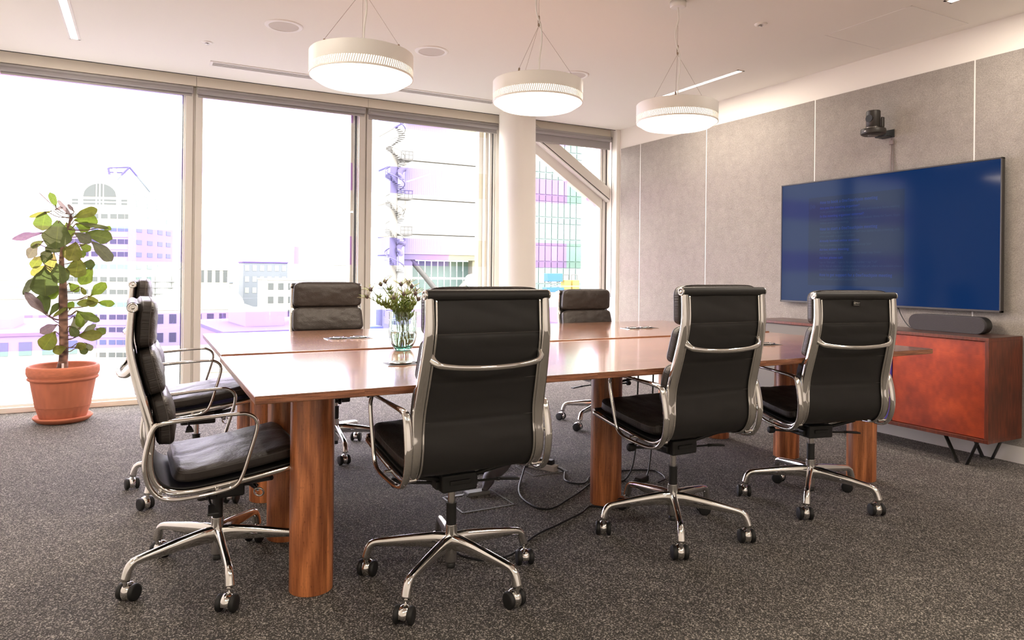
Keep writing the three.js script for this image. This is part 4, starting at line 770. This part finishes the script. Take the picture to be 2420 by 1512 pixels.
single('cable_sleeve', sweep(smooth([[1.520, 0.022, -3.140], [1.555, 0.040, -3.175], [1.60, 0.060, -3.235], [1.66, 0.062, -3.275], [1.74, 0.085, -3.33], [1.83, 0.165, -3.40], [1.90, 0.27, -3.45], [1.95, 0.42, -3.47], [1.97, 0.712, -3.47]], 60), V(0, 0, 1), (t) => { const r = t < 0.08 ? 0.012 + t * 0.25 : 0.032; return [r, r]; }, { segs: 16 }), M.cableSock, 'grey cable sleeve rising from the floor box to the table', 'cable sleeve');
{
  const o = thing('power_strip', 'pale power strip lying on the carpet under the table', 'power strip', [2.005, 0, -3.43], 0.5);
  part('body', box(-0.025, 0.025, 0, 0.035, -0.12, 0.12, 0.006), M.speakerGrille, o);
  for (let k = 0; k < 4; k++) part('plug', box(-0.018, 0.018, 0.035, 0.062, -0.10 + k * 0.055, -0.066 + k * 0.055, 0.005), M.black, o);
}
const floorCable = (pts, label, r = 0.0045) => single('floor_cable', tube(pts.map(([x, z, y]) => V(x, y ?? r + 0.001, z)), r, 120, 7), M.cable, label, 'cable', 'black cables on the carpet under the table');
floorCable([[1.585, -3.51], [1.65, -3.46], [1.75, -3.49], [1.83, -3.55, 0.02], [1.885, -3.57, 0.03], [1.85, -3.50, 0.012], [1.78, -3.455], [1.70, -3.52]], 'black cable looped on the carpet behind the cable sleeve');
floorCable([[2.005, -3.45, 0.30], [1.95, -3.42, 0.14], [1.83, -3.30, 0.02], [1.72, -3.14], [1.66, -3.0], [1.65, -2.90], [1.66, -2.83], [1.69, -2.80], [1.74, -2.81], [1.84, -2.87], [1.97, -2.95], [2.07, -3.02], [2.14, -3.06], [2.28, -3.12]], 'black cable hanging from the table in a wide bow on the carpet');
floorCable([[1.90, -3.39, 0.03], [1.98, -3.39, 0.05], [2.05, -3.35, 0.03], [2.09, -3.29], [2.06, -3.24], [2.01, -3.15], [2.02, -3.09], [2.06, -3.06], [2.10, -3.08], [2.16, -3.14], [2.24, -3.16], [2.34, -3.10]], 'black cable curling from the power strip past the middle table leg');
floorCable([[2.10, -2.86], [1.96, -2.70], [1.90, -2.745], [1.81, -2.69], [1.71, -2.645], [1.61, -2.60], [1.52, -2.565], [1.44, -2.52], [1.35, -2.45], [1.27, -2.405], [1.18, -2.41], [1.12, -2.47], [1.10, -2.56]], 'long black cable trailing from the middle table leg to the middle chair');
floorCable([[2.43, -3.06, 0.70], [2.42, -3.06, 0.45], [2.40, -3.04, 0.2], [2.35, -3.02, 0.05], [2.31, -3.02], [2.25, -3.0]], 'black cable dropping from the table behind the middle leg, farther one');
floorCable([[2.50, -3.02, 0.70], [2.50, -3.03, 0.40], [2.47, -3.0, 0.15], [2.42, -2.97, 0.03], [2.36, -2.95], [2.33, -2.94]], 'black cable dropping from the table behind the middle leg, nearer one');
floorCable([[2.22, -3.14], [2.40, -3.16], [2.56, -3.08], [2.52, -2.94], [2.44, -2.90]], 'black cable bowed on the carpet behind the second chair from the right');
single('table_cable', tube([[1.70, 0.705, -3.15], [1.80, 0.65, -3.5], [1.95, 0.615, -3.75], [2.05, 0.63, -3.85], [2.10, 0.71, -3.86]], 0.004, 50, 7), M.cable, 'black cable sagging under the table top', 'cable');
{
  const o = thing('plug_adapter', 'black plug adapter lying on the carpet behind the middle table leg', 'adapter', [2.37, 0, -2.955], 0.4);
  part('body', box(-0.045, 0.045, 0, 0.032, -0.022, 0.022, 0.006), M.black, o); part('socket', box(-0.07, -0.045, 0.006, 0.026, -0.014, 0.014, 0.004), M.rubber, o);
}

// ------------------------------------------------------------------ the city outside, some ten storeys below and around
const O = {
  ground: std({ color: rgb(0.216, 0.209, 0.194), roughness: 1 }),
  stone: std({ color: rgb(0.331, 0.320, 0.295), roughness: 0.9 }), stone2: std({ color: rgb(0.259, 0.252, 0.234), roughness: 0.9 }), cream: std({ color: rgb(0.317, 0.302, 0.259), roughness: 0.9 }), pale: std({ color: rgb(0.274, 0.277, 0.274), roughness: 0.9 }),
  roof: std({ color: rgb(0.144, 0.148, 0.144), roughness: 0.9 }), roof2: std({ color: rgb(0.180, 0.180, 0.169), roughness: 0.9 }), roofBlue: std({ color: rgb(0.122, 0.137, 0.158), roughness: 0.8 }),
  winDark: std({ color: rgb(0.054, 0.061, 0.061), roughness: 0.5 }), winTeal: std({ color: rgb(0.094, 0.144, 0.140), roughness: 0.5 }), winPale: std({ color: rgb(0.187, 0.202, 0.194), roughness: 0.4 }),
  steel: std({ color: rgb(0.216, 0.212, 0.202), roughness: 0.5, metalness: 0.2 }), steelDark: std({ color: rgb(0.083, 0.079, 0.076), roughness: 0.6 }), pipe: std({ color: rgb(0.194, 0.180, 0.162), roughness: 0.6 }),
  white: std({ color: rgb(0.396, 0.396, 0.382), roughness: 0.7 }), panel: std({ color: rgb(0.295, 0.288, 0.270), roughness: 0.6 }), panelLine: std({ color: rgb(0.115, 0.108, 0.094), roughness: 0.8 }),
  teal: std({ color: rgb(0.137, 0.198, 0.187), roughness: 0.35 }), tealDark: std({ color: rgb(0.11, 0.15, 0.145), roughness: 0.4 }), tealPale: std({ color: rgb(0.194, 0.238, 0.234), roughness: 0.35 }),
  blue: std({ color: rgb(0.011, 0.086, 0.259), roughness: 0.5 }), yellow: std({ color: rgb(0.288, 0.216, 0.036), roughness: 0.6 }), orange: std({ color: rgb(0.288, 0.144, 0.050), roughness: 0.8 }),
};
single('city_ground', new THREE.CircleGeometry(900, 48).rotateX(-PI / 2).translate(0, -38, -60), O.ground, 'pale hazy streets far below the windows', 'ground', null, 'structure');
const paneGeo = {};
function paneOf(w, h) { const k = w.toFixed(2) + '_' + h.toFixed(2); return paneGeo[k] ??= new THREE.BoxGeometry(w, h, 0.12); }
// K: pixels measured at 60 m carried out to 200 m
const K = 200 / 60, kx = (x) => x * K, ky = (y) => 1.12 + (y - 1.12) * K;
// ---- the postmodern office block with an arched gable and a glazed barrel roof
{
  const phi = 0.42, cw = Math.cos(phi);
  const o = thing('arched_office_block', 'pale stone office block with an arched gable window and glazed barrel roof behind the fig', 'building', [kx(-0.80), 0, -200], -phi);
  // local x to the left is the gable front (x from -W to 0), local -z is the side that runs back to the right
  const W = 14.93 / cw, half = W / 2, spring = ky(5.80), rise = 7.5, cx = -half, G = -38, side = 24;
  const arch = new THREE.Shape(); arch.moveTo(-half, G); arch.lineTo(half, G); arch.lineTo(half, spring); for (let i = 0; i <= 40; i++) { const a = i / 40 * PI; arch.lineTo(half * Math.cos(a), spring + rise * Math.sin(a)); } arch.closePath();
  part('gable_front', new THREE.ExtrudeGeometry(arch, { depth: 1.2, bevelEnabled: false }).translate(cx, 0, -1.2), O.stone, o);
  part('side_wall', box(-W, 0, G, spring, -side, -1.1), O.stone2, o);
  const vault = new THREE.Shape(); vault.moveTo(-half * 0.985, spring); for (let i = 40; i >= 0; i--) { const a = i / 40 * PI; vault.lineTo(half * 0.985 * Math.cos(a), spring + rise * 0.985 * Math.sin(a)); } vault.closePath();
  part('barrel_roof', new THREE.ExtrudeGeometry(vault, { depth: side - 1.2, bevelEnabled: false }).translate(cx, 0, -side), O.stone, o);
  for (const [z0, z1] of [[-4.6, -2.0], [-11.2, -8.0], [-16.5, -13.6], [-20, -17.6], [-23, -21]]) for (let k = 0; k < 5; k++) {   // glazed strips of the vault on the right
    const a0 = 0.04 + k * 0.21, a1 = a0 + 0.18, pts = []; for (const a of [a0, a1]) pts.push([cx + half * 0.99 * Math.cos(a), spring + rise * 0.99 * Math.sin(a)]);
    const l = Math.hypot(pts[1][0] - pts[0][0], pts[1][1] - pts[0][1]), g = new THREE.BoxGeometry(l, 0.14, z1 - z0);
    const m = part('roof_pane', g, k < 3 ? O.winTeal : O.winPale, o); m.position.set((pts[0][0] + pts[1][0]) / 2, (pts[0][1] + pts[1][1]) / 2, (z0 + z1) / 2); m.rotation.z = Math.atan2(pts[1][1] - pts[0][1], pts[1][0] - pts[0][0]);
  }
  // the arched gable window: quarter lights and slim centre lights over two bands
  const ax = cx - 0.02, base = ky(6.52), r = 3.65 / cw;
  const lune = (x0, x1) => { const s = new THREE.Shape(), n = 10; s.moveTo(x0, 0); for (let i = 0; i <= n; i++) { const x = x0 + (x1 - x0) * i / n; s.lineTo(x, Math.sqrt(Math.max(0, 1 - (x / r) ** 2)) * 3.3); } s.lineTo(x1, 0); s.closePath(); return new THREE.ExtrudeGeometry(s, { depth: 0.15, bevelEnabled: false }); };
  for (const [a, b] of [[-r, -1.05], [-0.62, -0.25], [0.25, 0.62], [1.05, r]]) part('window_pane', lune(a, b).translate(ax, base, 0), O.winDark, o);
  for (const [y0, y1] of [[ky(6.18), ky(6.32)], [ky(5.92), ky(6.06)]]) for (const [a, b] of [[-r, -1.05], [-0.62, -0.25], [0.25, 0.62], [1.05, r], [r + 1.3, r + 2.7], [-r - 2.7, -r - 1.3]]) { const m = part('window_pane', paneOf(b - a, y1 - y0), O.winDark, o); m.position.set(ax + (a + b) / 2, (y0 + y1) / 2, 0.02); }
  // storeys
  for (let s = 0; s < 12; s++) {
    const yt = ky(5.22 - s * 0.955), h = 1.18;
    for (const c of [-7.1, -5.35, -3.45, -1.15, 1.15, 3.45, 5.35, 7.1]) { const m = part('window_pane', paneOf(1.55, h), s % 3 === 1 ? O.winTeal : O.winDark, o); m.position.set(cx + c * 0.98, yt - h / 2, 0.02); }
    for (const z of [-3.3, -9.5, -15.6, -21]) { const m = part('side_pane', paneOf(3.0, h), O.winTeal, o); m.rotation.y = PI / 2; m.position.set(0.02, yt - h / 2, z); }
    part('string_course', box(-W - 0.1, 0.1, yt + 0.55, yt + 0.75, -1.2, 0.14), O.stone, o);
  }
  part('corner_pier', box(-1.05, 0.25, G, ky(5.72), -1.3, 0.3), O.cream, o);
  const rf = part('roof_frame', merge([bar(V(cx + 0.6, spring + rise - 0.6, -6), V(cx + 3.4, spring + rise + 3.6, -8), 0.28), bar(V(cx + 3.4, spring + rise + 3.6, -8), V(cx + 7.0, spring + rise - 2.4, -12), 0.28), bar(V(cx - 1.0, spring + rise + 3.0, -6), V(cx + 3.4, spring + rise + 3.6, -8), 0.22), bar(V(cx - 1.0, spring + rise + 3.0, -6), V(cx - 0.4, spring + rise - 0.3, -6), 0.3), bar(V(cx - 0.8, spring + rise + 1.9, -6), V(cx + 2.4, spring + rise + 2.1, -8), 0.2)]), O.roofBlue, o); void rf;
}
{
  const o = thing('glazed_atrium', 'round-topped glass atrium beside the arched office block', 'building', [kx(1.28), 0, -197]);
  part('glass_hall', new THREE.CylinderGeometry(2.75, 2.75, 60, 24, 1, false, 0, PI).rotateY(-PI / 2).scale(1, 1, 0.6).translate(0, -31.5, 0), O.winPale, o);
  part('glass_dome', new THREE.SphereGeometry(2.75, 24, 12, 0, 2 * PI, 0, PI / 2).scale(1, 1.25, 0.6).translate(0, -1.5, 0), O.winPale, o);
  for (let k = 0; k < 7; k++) part('glazing_bar', box(-2.76, 2.76, -2.2 - k * 1.5, -2.08 - k * 1.5, 0, 1.75), O.steel, o);
  for (let k = -2; k <= 2; k++) part('glazing_bar', box(k * 1.0 - 0.06, k * 1.0 + 0.06, -12, -0.6, 1.2, 1.78 - 0.1 * k * k), O.steel, o);
}
{
  const o = thing('arched_annex', 'low pale annex with a large arched window right of the near chairs', 'building', [kx(1.30), 0, -187]);
  const s = new THREE.Shape(); s.moveTo(-5.2, -38); s.lineTo(5.2, -38); s.lineTo(5.2, ky(-2.2)); s.absellipse(0, ky(-2.2), 5.2, 4.6, 0, PI, false); s.closePath();
  part('front', new THREE.ExtrudeGeometry(s, { depth: 3, bevelEnabled: false, curveSegments: 24 }).translate(0, 0, -3), O.stone, o);
  const base = ky(-3.1), r = 3.2; const lune = (x0, x1) => { const q = new THREE.Shape(); q.moveTo(x0, 0); for (let i = 0; i <= 8; i++) { const x = x0 + (x1 - x0) * i / 8; q.lineTo(x, Math.sqrt(Math.max(0, 1 - (x / r) ** 2)) * 3.9); } q.lineTo(x1, 0); q.closePath(); return new THREE.ExtrudeGeometry(q, { depth: 0.12, bevelEnabled: false }); };
  for (const [a, b] of [[-r, -0.95], [-0.6, -0.2], [0.2, 0.6], [0.95, r]]) { part('window_pane', lune(a, b).translate(0, base, 0), O.winDark, o); for (let k = 0; k < 2; k++) { const m = part('window_pane', paneOf(b - a, 0.55), O.winDark, o); m.position.set((a + b) / 2, base - 0.6 - k * 0.95, 0.03); } }
  for (let k = 0; k < 5; k++) for (const x of [-3.6, -1.4, 0.9, 3.2]) { const m = part('window_pane', paneOf(1.7, 1.0), O.winDark, o); m.position.set(x, base - 3.4 - k * 3.2, 0.03); }
}
// ---- the steel-clad service tower with a spiral stair
{
  const Q = 60 / 45, qx = (x) => x * Q, qy = (y) => 1.12 + (y - 1.12) * Q;
  const o = thing('clad_tower', 'white steel-clad tower of stacked corrugated boxes behind the thistle vase', 'building', [qx(15.55), 0, -60]);
  const w = qx(21.8) - qx(15.55) + 0.6, ys = [qy(13.2), qy(11.3), qy(8.70), qy(6.10), qy(3.68), qy(2.30)];
  for (let k = 0; k < 5; k++) {
    const y1 = ys[k] - 0.10, y0 = ys[k + 1] + 0.02;
    part('cladding_box', box(0, w, y0, y1, -8, 0), O.panel, o);
    const ribs = []; for (let i = 0; i < 46; i++) ribs.push(box(0.12 + i * w / 46.5, 0.12 + i * w / 46.5 + 0.075, y0 + 0.1, y1 - 0.25, 0, 0.018));
    part('corrugation', merge(ribs), O.panel, o).userData.kind = 'stuff';
    part('joint_band', box(-0.03, w, ys[k + 1] - 0.09, ys[k + 1] + 0.03, -8, -0.12), O.panelLine, o);
    part('ledge', box(-0.06, w, ys[k + 1] + 0.0, ys[k + 1] + 0.10, -0.1, 0.10), O.stone, o);
  }
  part('underframe', merge([box(0, 0.9, -30, ys[5], -1.2, -0.2), box(w - 2.0, w, -30, ys[5], -1.2, -0.2), box(0, w, ys[5] - 0.5, ys[5], -1.5, 0)]), O.pipe, o);
  part('diagonal_strut', bar(V(0.6, ys[5] - 0.2, -0.4), V(3.4, ys[5] - 3.4, -0.4), 0.26, 8), O.steelDark, o); part('diagonal_strut', bar(V(w - 0.6, ys[5] - 0.6, -0.4), V(w - 3.6, ys[5] - 3.6, -0.4), 0.26, 8), O.pipe, o);
  for (let i = 0; i < 11; i++) for (let j = 0; j < 2; j++) { const m = part('glazing', paneOf(0.56, 1.55), O.teal, o); m.position.set(2.0 + i * 0.66, ys[5] - 1.35 - j * 1.75, -2.5); }
  part('roof_rail', merge([bar(V(0.1, qy(11.5), 0.2), V(w, qy(11.5), 0.2), 0.06), bar(V(0.1, qy(11.2), 0.2), V(w, qy(11.2), 0.2), 0.05)]), O.roofBlue, o);

  const st = thing('spiral_stair', 'grey steel spiral stair winding round a pipe beside the clad tower', 'staircase', [qx(14.62), 0, -59]);
  part('core_pipe', cyl(0.34, 0.34, 42, -0.02, -30, -0.2, 20), O.pipe, st); part('flue', cyl(0.30, 0.30, 34, 0.62, -30, 0.0, 18), O.white, st);
  const steps = [], rails = [], N = 132; let prev = null;
  for (let i = 0; i < N; i++) { const a = i * 2 * PI / 18, y = -4 + i * 0.135; steps.push(new THREE.BoxGeometry(0.62, 0.05, 0.22).translate(0.55, 0, 0).rotateY(-a).translate(0, y, 0)); const p = V(0.86 * Math.cos(a), y + 0.55, 0.86 * Math.sin(a)); if (prev) rails.push(bar(prev, p, 0.05, 5)); prev = p; if (i % 3 === 0) rails.push(bar(p, p.clone().add(V(0, -0.55, 0)), 0.02, 4)); }
  part('steps', merge(steps), O.steelDark, st).userData.kind = 'stuff'; part('handrail', merge(rails), O.steel, st);
  for (const y of [qy(8.7), qy(6.1), qy(3.7)]) { part('landing', box(0.35, 1.5, y - 0.28, y - 0.12, -0.8, 0.5), O.steelDark, st); part('landing_rail', merge([bar(V(0.4, y + 0.5, 0.5), V(1.5, y + 0.5, 0.5), 0.04, 5), bar(V(0.4, y + 0.2, 0.5), V(1.5, y + 0.2, 0.5), 0.03, 5), ...[0.4, 0.75, 1.1, 1.45].map((q) => bar(V(q, y - 0.2, 0.5), V(q, y + 0.5, 0.5), 0.035, 5))]), O.steelDark, st); part('duct_elbow', new THREE.TorusGeometry(0.42, 0.22, 10, 16, PI / 2).translate(0.1, y - 2.0, 0.35), O.steel, st); part('bracket_pipe', new THREE.TorusGeometry(0.55, 0.28, 10, 18, PI / 2).rotateZ(PI / 2).translate(0.95, y - 1.5, 0.1), O.pipe, st); }

  const rp = thing('rooftop_plant', 'white rooftop machinery with railings and twin flues below the clad tower', 'rooftop machinery', [qx(17.0), qy(-1.2), -56]);
  part('deck', box(-4, 9, -1.5, -0.4, -3, 3), O.stone2, rp);
  part('machine_house', box(-0.6, 2.6, -0.4, 1.5, -1, 1), O.white, rp);
  for (const x of [4.2, 5.0]) part('flue', lathe([[0.0, 4.4], [0.10, 3.6], [0.24, 3.2], [0.24, -0.4], [0, -0.4]], 14).translate(x, 0, 0), O.white, rp);
  part('satellite_dish', new THREE.SphereGeometry(0.62, 18, 10, 0, 2 * PI, 0, PI / 2).scale(1, 0.4, 1).rotateX(PI / 2 - 0.3).translate(2.6, 2.3, 0.8), O.white, rp);
  const rl = []; for (let k = 0; k < 5; k++) { rl.push(bar(V(-0.8 + k * 0.9, -0.4, 1.6), V(-0.8 + k * 0.9, 1.1, 1.6), 0.03, 5)); } rl.push(bar(V(-0.8, 1.1, 1.6), V(2.8, 1.1, 1.6), 0.035, 5), bar(V(-0.8, 0.6, 1.6), V(2.8, 0.6, 1.6), 0.03, 5)); part('railing', merge(rl), O.steel, rp);
  part('stair_flight', merge([bar(V(-3.6, 2.2, 0), V(-0.9, -0.4, 1), 0.12, 6), bar(V(-3.6, 2.9, 0), V(-0.9, 0.4, 1), 0.05, 6)]), O.steel, rp);
}
// ---- the glass tower with its lattice hoist, right of the column
{
  const Q = 110 / 60, qx = (x) => x * Q, qy = (y) => 1.12 + (y - 1.12) * Q;
  const o = thing('glass_tower', 'teal glass office tower seen through the narrow braced window', 'building', [qx(33.4), 0, -110]);
  const w = qx(40.0) - qx(33.4), y0 = qy(-2), h = 2.55;
  part('core', box(0, w, -38, 46, -20, -0.25), O.teal, o);
  for (let r = 0; r < 15; r++) for (let c = 0; c < 9; c++) {
    const cw2 = w / 9, m = part('facade_pane', paneOf(cw2 - 0.16, (r % 2 ? 1.05 : 2.75)), r % 2 ? O.tealDark : (c * 7 + r * 3) % 5 === 0 ? O.tealPale : O.teal, o);
    m.position.set((c + 0.5) * cw2, y0 + Math.floor(r / 2) * (h + 1.55) + (r % 2 ? 3.1 : 1.1), -0.1);
  }
  part('corner_duct', box(0.6, 1.5, -38, 40, -0.2, 0.5), O.steelDark, o);
  const ht = thing('lattice_hoist', 'white lattice hoist tower beside the teal glass tower', 'tower', [qx(40.9), 0, -104]);
  const t = []; for (let k = 0; k < 26; k++) { const y = qy(-1.5) + k * 0.95; for (const [a, b] of [[-1.7, -0.6], [-0.6, 0.6], [0.6, 1.7]]) { t.push(bar(V(a, y, 0), V(b, y + 0.95, 0), 0.085, 5), bar(V(a, y, 0), V(b, y, 0), 0.06, 5)); } }
  for (const x of [-1.7, -0.6, 0.6, 1.7]) t.push(bar(V(x, qy(-1.5), 0), V(x, qy(-1.5) + 25, 0), 0.11, 6));
  part('lattice', merge(t), O.white, ht);
  part('cabin', box(-1.9, 1.9, qy(2.2), qy(3.4), -0.8, 0.8), O.white, ht);
  const tr = thing('roof_terrace', 'pale rooftop terrace with a parapet in front of the glass tower', 'roof', [qx(33), 0, -88]);
  part('slab', box(-8, 24, -6, qy(0.15) - 1.2, -6, 3), O.stone2, tr); part('parapet', box(-8, 24, qy(0.15) - 1.25, qy(0.15) - 0.9, 2.6, 3.1), O.stone, tr); part('top_rail', box(-8, 24, qy(0.15) - 0.2, qy(0.15) - 0.08, 2.7, 2.8), O.steel, tr);
  const bl = thing('access_platform', 'blue scissor lift parked on the rooftop terrace', 'lift', [qx(36.1) * 0.82, qy(0.15) - 1.2, -89]);
  part('basket', box(-1.3, 1.3, 1.7, 2.9, -0.6, 0.6, 0.05), O.blue, bl); part('chassis', box(-1.5, 1.5, 0.1, 0.8, -0.7, 0.7, 0.05), O.blue, bl); part('scissor', merge([bar(V(-1.1, 0.8, 0.2), V(1.1, 1.7, 0.2), 0.08), bar(V(1.1, 0.8, 0.2), V(-1.1, 1.7, 0.2), 0.08)]), O.steel, bl);
  for (const [x, h2, lab] of [[qx(37.6) * 0.82, 1.9, 'left one of two yellow machine cabinets on the rooftop terrace'], [qx(38.6) * 0.82, 1.9, 'right one of two yellow machine cabinets on the rooftop terrace']]) { const y = thing('machine_cabinet', lab, 'cabinet', [x, qy(0.15) - 1.2, -89], 0, 'yellow cabinets'); part('case', box(-0.6, 0.6, 0, h2, -0.5, 0.5, 0.05), O.yellow, y); part('top_frame', merge([bar(V(-0.5, h2, 0), V(-0.5, h2 + 0.8, 0), 0.06), bar(V(0.5, h2, 0), V(0.5, h2 + 0.8, 0), 0.06), bar(V(-0.5, h2 + 0.8, 0), V(0.5, h2 + 0.8, 0), 0.06)]), O.steelDark, y); }
}
// ---- roofs and blocks in the middle distance
function block(name, label, category, x, z, w, d, top, m, rm, opt = {}) {
  const o = thing(name, label, category, [x, 0, z], opt.turn ?? 0, opt.group);
  part('walls', box(-w / 2, w / 2, -38, top, -d / 2, d / 2), m, o);
  part('roof', box(-w / 2 - 0.2, w / 2 + 0.2, top, top + 0.4, -d / 2 - 0.2, d / 2 + 0.2), rm, o);
  const rows = opt.rows ?? 3, cols = opt.cols ?? 5, fh = opt.storey ?? 3.4;
  for (let r = 0; r < rows; r++) for (let c = 0; c < cols; c++) { const p = part('window_pane', paneOf(w / cols * 0.55, fh * 0.5), opt.win ?? O.winDark, o); p.position.set(-w / 2 + (c + 0.5) * w / cols, top - 1.6 - r * fh, d / 2 + 0.02); }
  if (opt.plant) part('roof_plant', merge([box(-w * 0.3, -w * 0.05, top + 0.4, top + 2.6, -d * 0.25, d * 0.2), box(w * 0.1, w * 0.25, top + 0.4, top + 1.7, -d * 0.1, d * 0.25)]), O.pale, o);
  return o;
}
block('low_office_block', 'long grey-roofed block at the far left below the arched gable', 'building', -24, -120, 34, 30, -7.5, O.pale, O.roof2, { rows: 2, cols: 14, win: O.winTeal, plant: true });
block('stepped_roof_block', 'grey roof terrace low down behind the terracotta pot', 'building', -13, -74, 22, 22, -9.5, O.pale, O.roof, { rows: 3, cols: 12, win: O.winPale, plant: true, turn: 0.18 });
block('pale_terrace_block', 'cream block low behind the two chairs at the left end', 'building', 4.5, -96, 17, 20, -12.5, O.cream, O.roof2, { rows: 5, cols: 8, plant: true });
block('corner_block', 'pale block with small windows seen past the left table corner', 'building', 10.5, -78, 9, 12, -8.8, O.cream, O.roof2, { rows: 5, cols: 5, turn: -0.12 });
block('flat_roof_block', 'wide flat-roofed block with roof vents left of the far chair', 'building', 19, -112, 22, 26, -7.5, O.pale, O.roofBlue, { rows: 4, cols: 9, plant: true, turn: 0.1 });
block('dome_hall', 'pale hall with a shallow domed roof beyond the second window', 'building', 10, -150, 17, 16, -6.5, O.stone, O.stone, { rows: 2, cols: 8 });
{ const d = single('roof_dome', new THREE.SphereGeometry(8, 28, 10, 0, 2 * PI, 0, PI / 2).scale(1, 0.55, 1).translate(10, -6.1, -150), O.stone2, 'shallow pale dome left of the far chair', 'dome'); void d; }
block('slab_block', 'pale slab block with rows of windows behind the far chair', 'building', 38, -190, 22, 14, -1.5, O.stone, O.roof2, { rows: 5, cols: 9 });
block('blue_glass_block', 'faint blue-glazed block on the skyline in the second window', 'building', 33, -230, 13, 12, 3.2, O.roofBlue, O.roofBlue, { rows: 3, cols: 6, win: O.winPale });
block('columned_hall', 'pale hall with tall window strips just right of the first mullion', 'building', 15, -215, 12, 12, 0.8, O.cream, O.stone, { rows: 1, cols: 6, storey: 7 });
single('chimney', lathe([[0, 8.0], [0.7, 8.0], [0.9, -38], [0, -38]], 14).translate(39.5, 0, -210), O.pale, 'slim pale chimney on the skyline above the far chair', 'chimney');
const farSpots = [];
for (let r = 0; r < 4; r++) for (let c = 0; c < 9; c++) { const z = -255 - r * 62; farSpots.push([z * -(-0.12 + c * 0.095) + rr(-3, 3), z + rr(-8, 8), rr(14, 19), rr(12, 20), rr(-11, -3) + r * 1.2 + ((r * 9 + c) % 7 === 3 ? 4 : 0)]); }
farSpots.forEach(([x, z, w, d, top], k) => block('far_block', 'small pale block in the hazy far rooftops', 'building', x, z, w, d, top, [O.stone, O.pale, O.cream, O.stone2][k % 4], [O.roof2, O.roof, O.roofBlue][k % 3], { rows: 2, cols: 4, group: 'hazy far rooftops', win: O.winPale, turn: rr(-0.12, 0.12) }));

renderer.render(scene, camera);
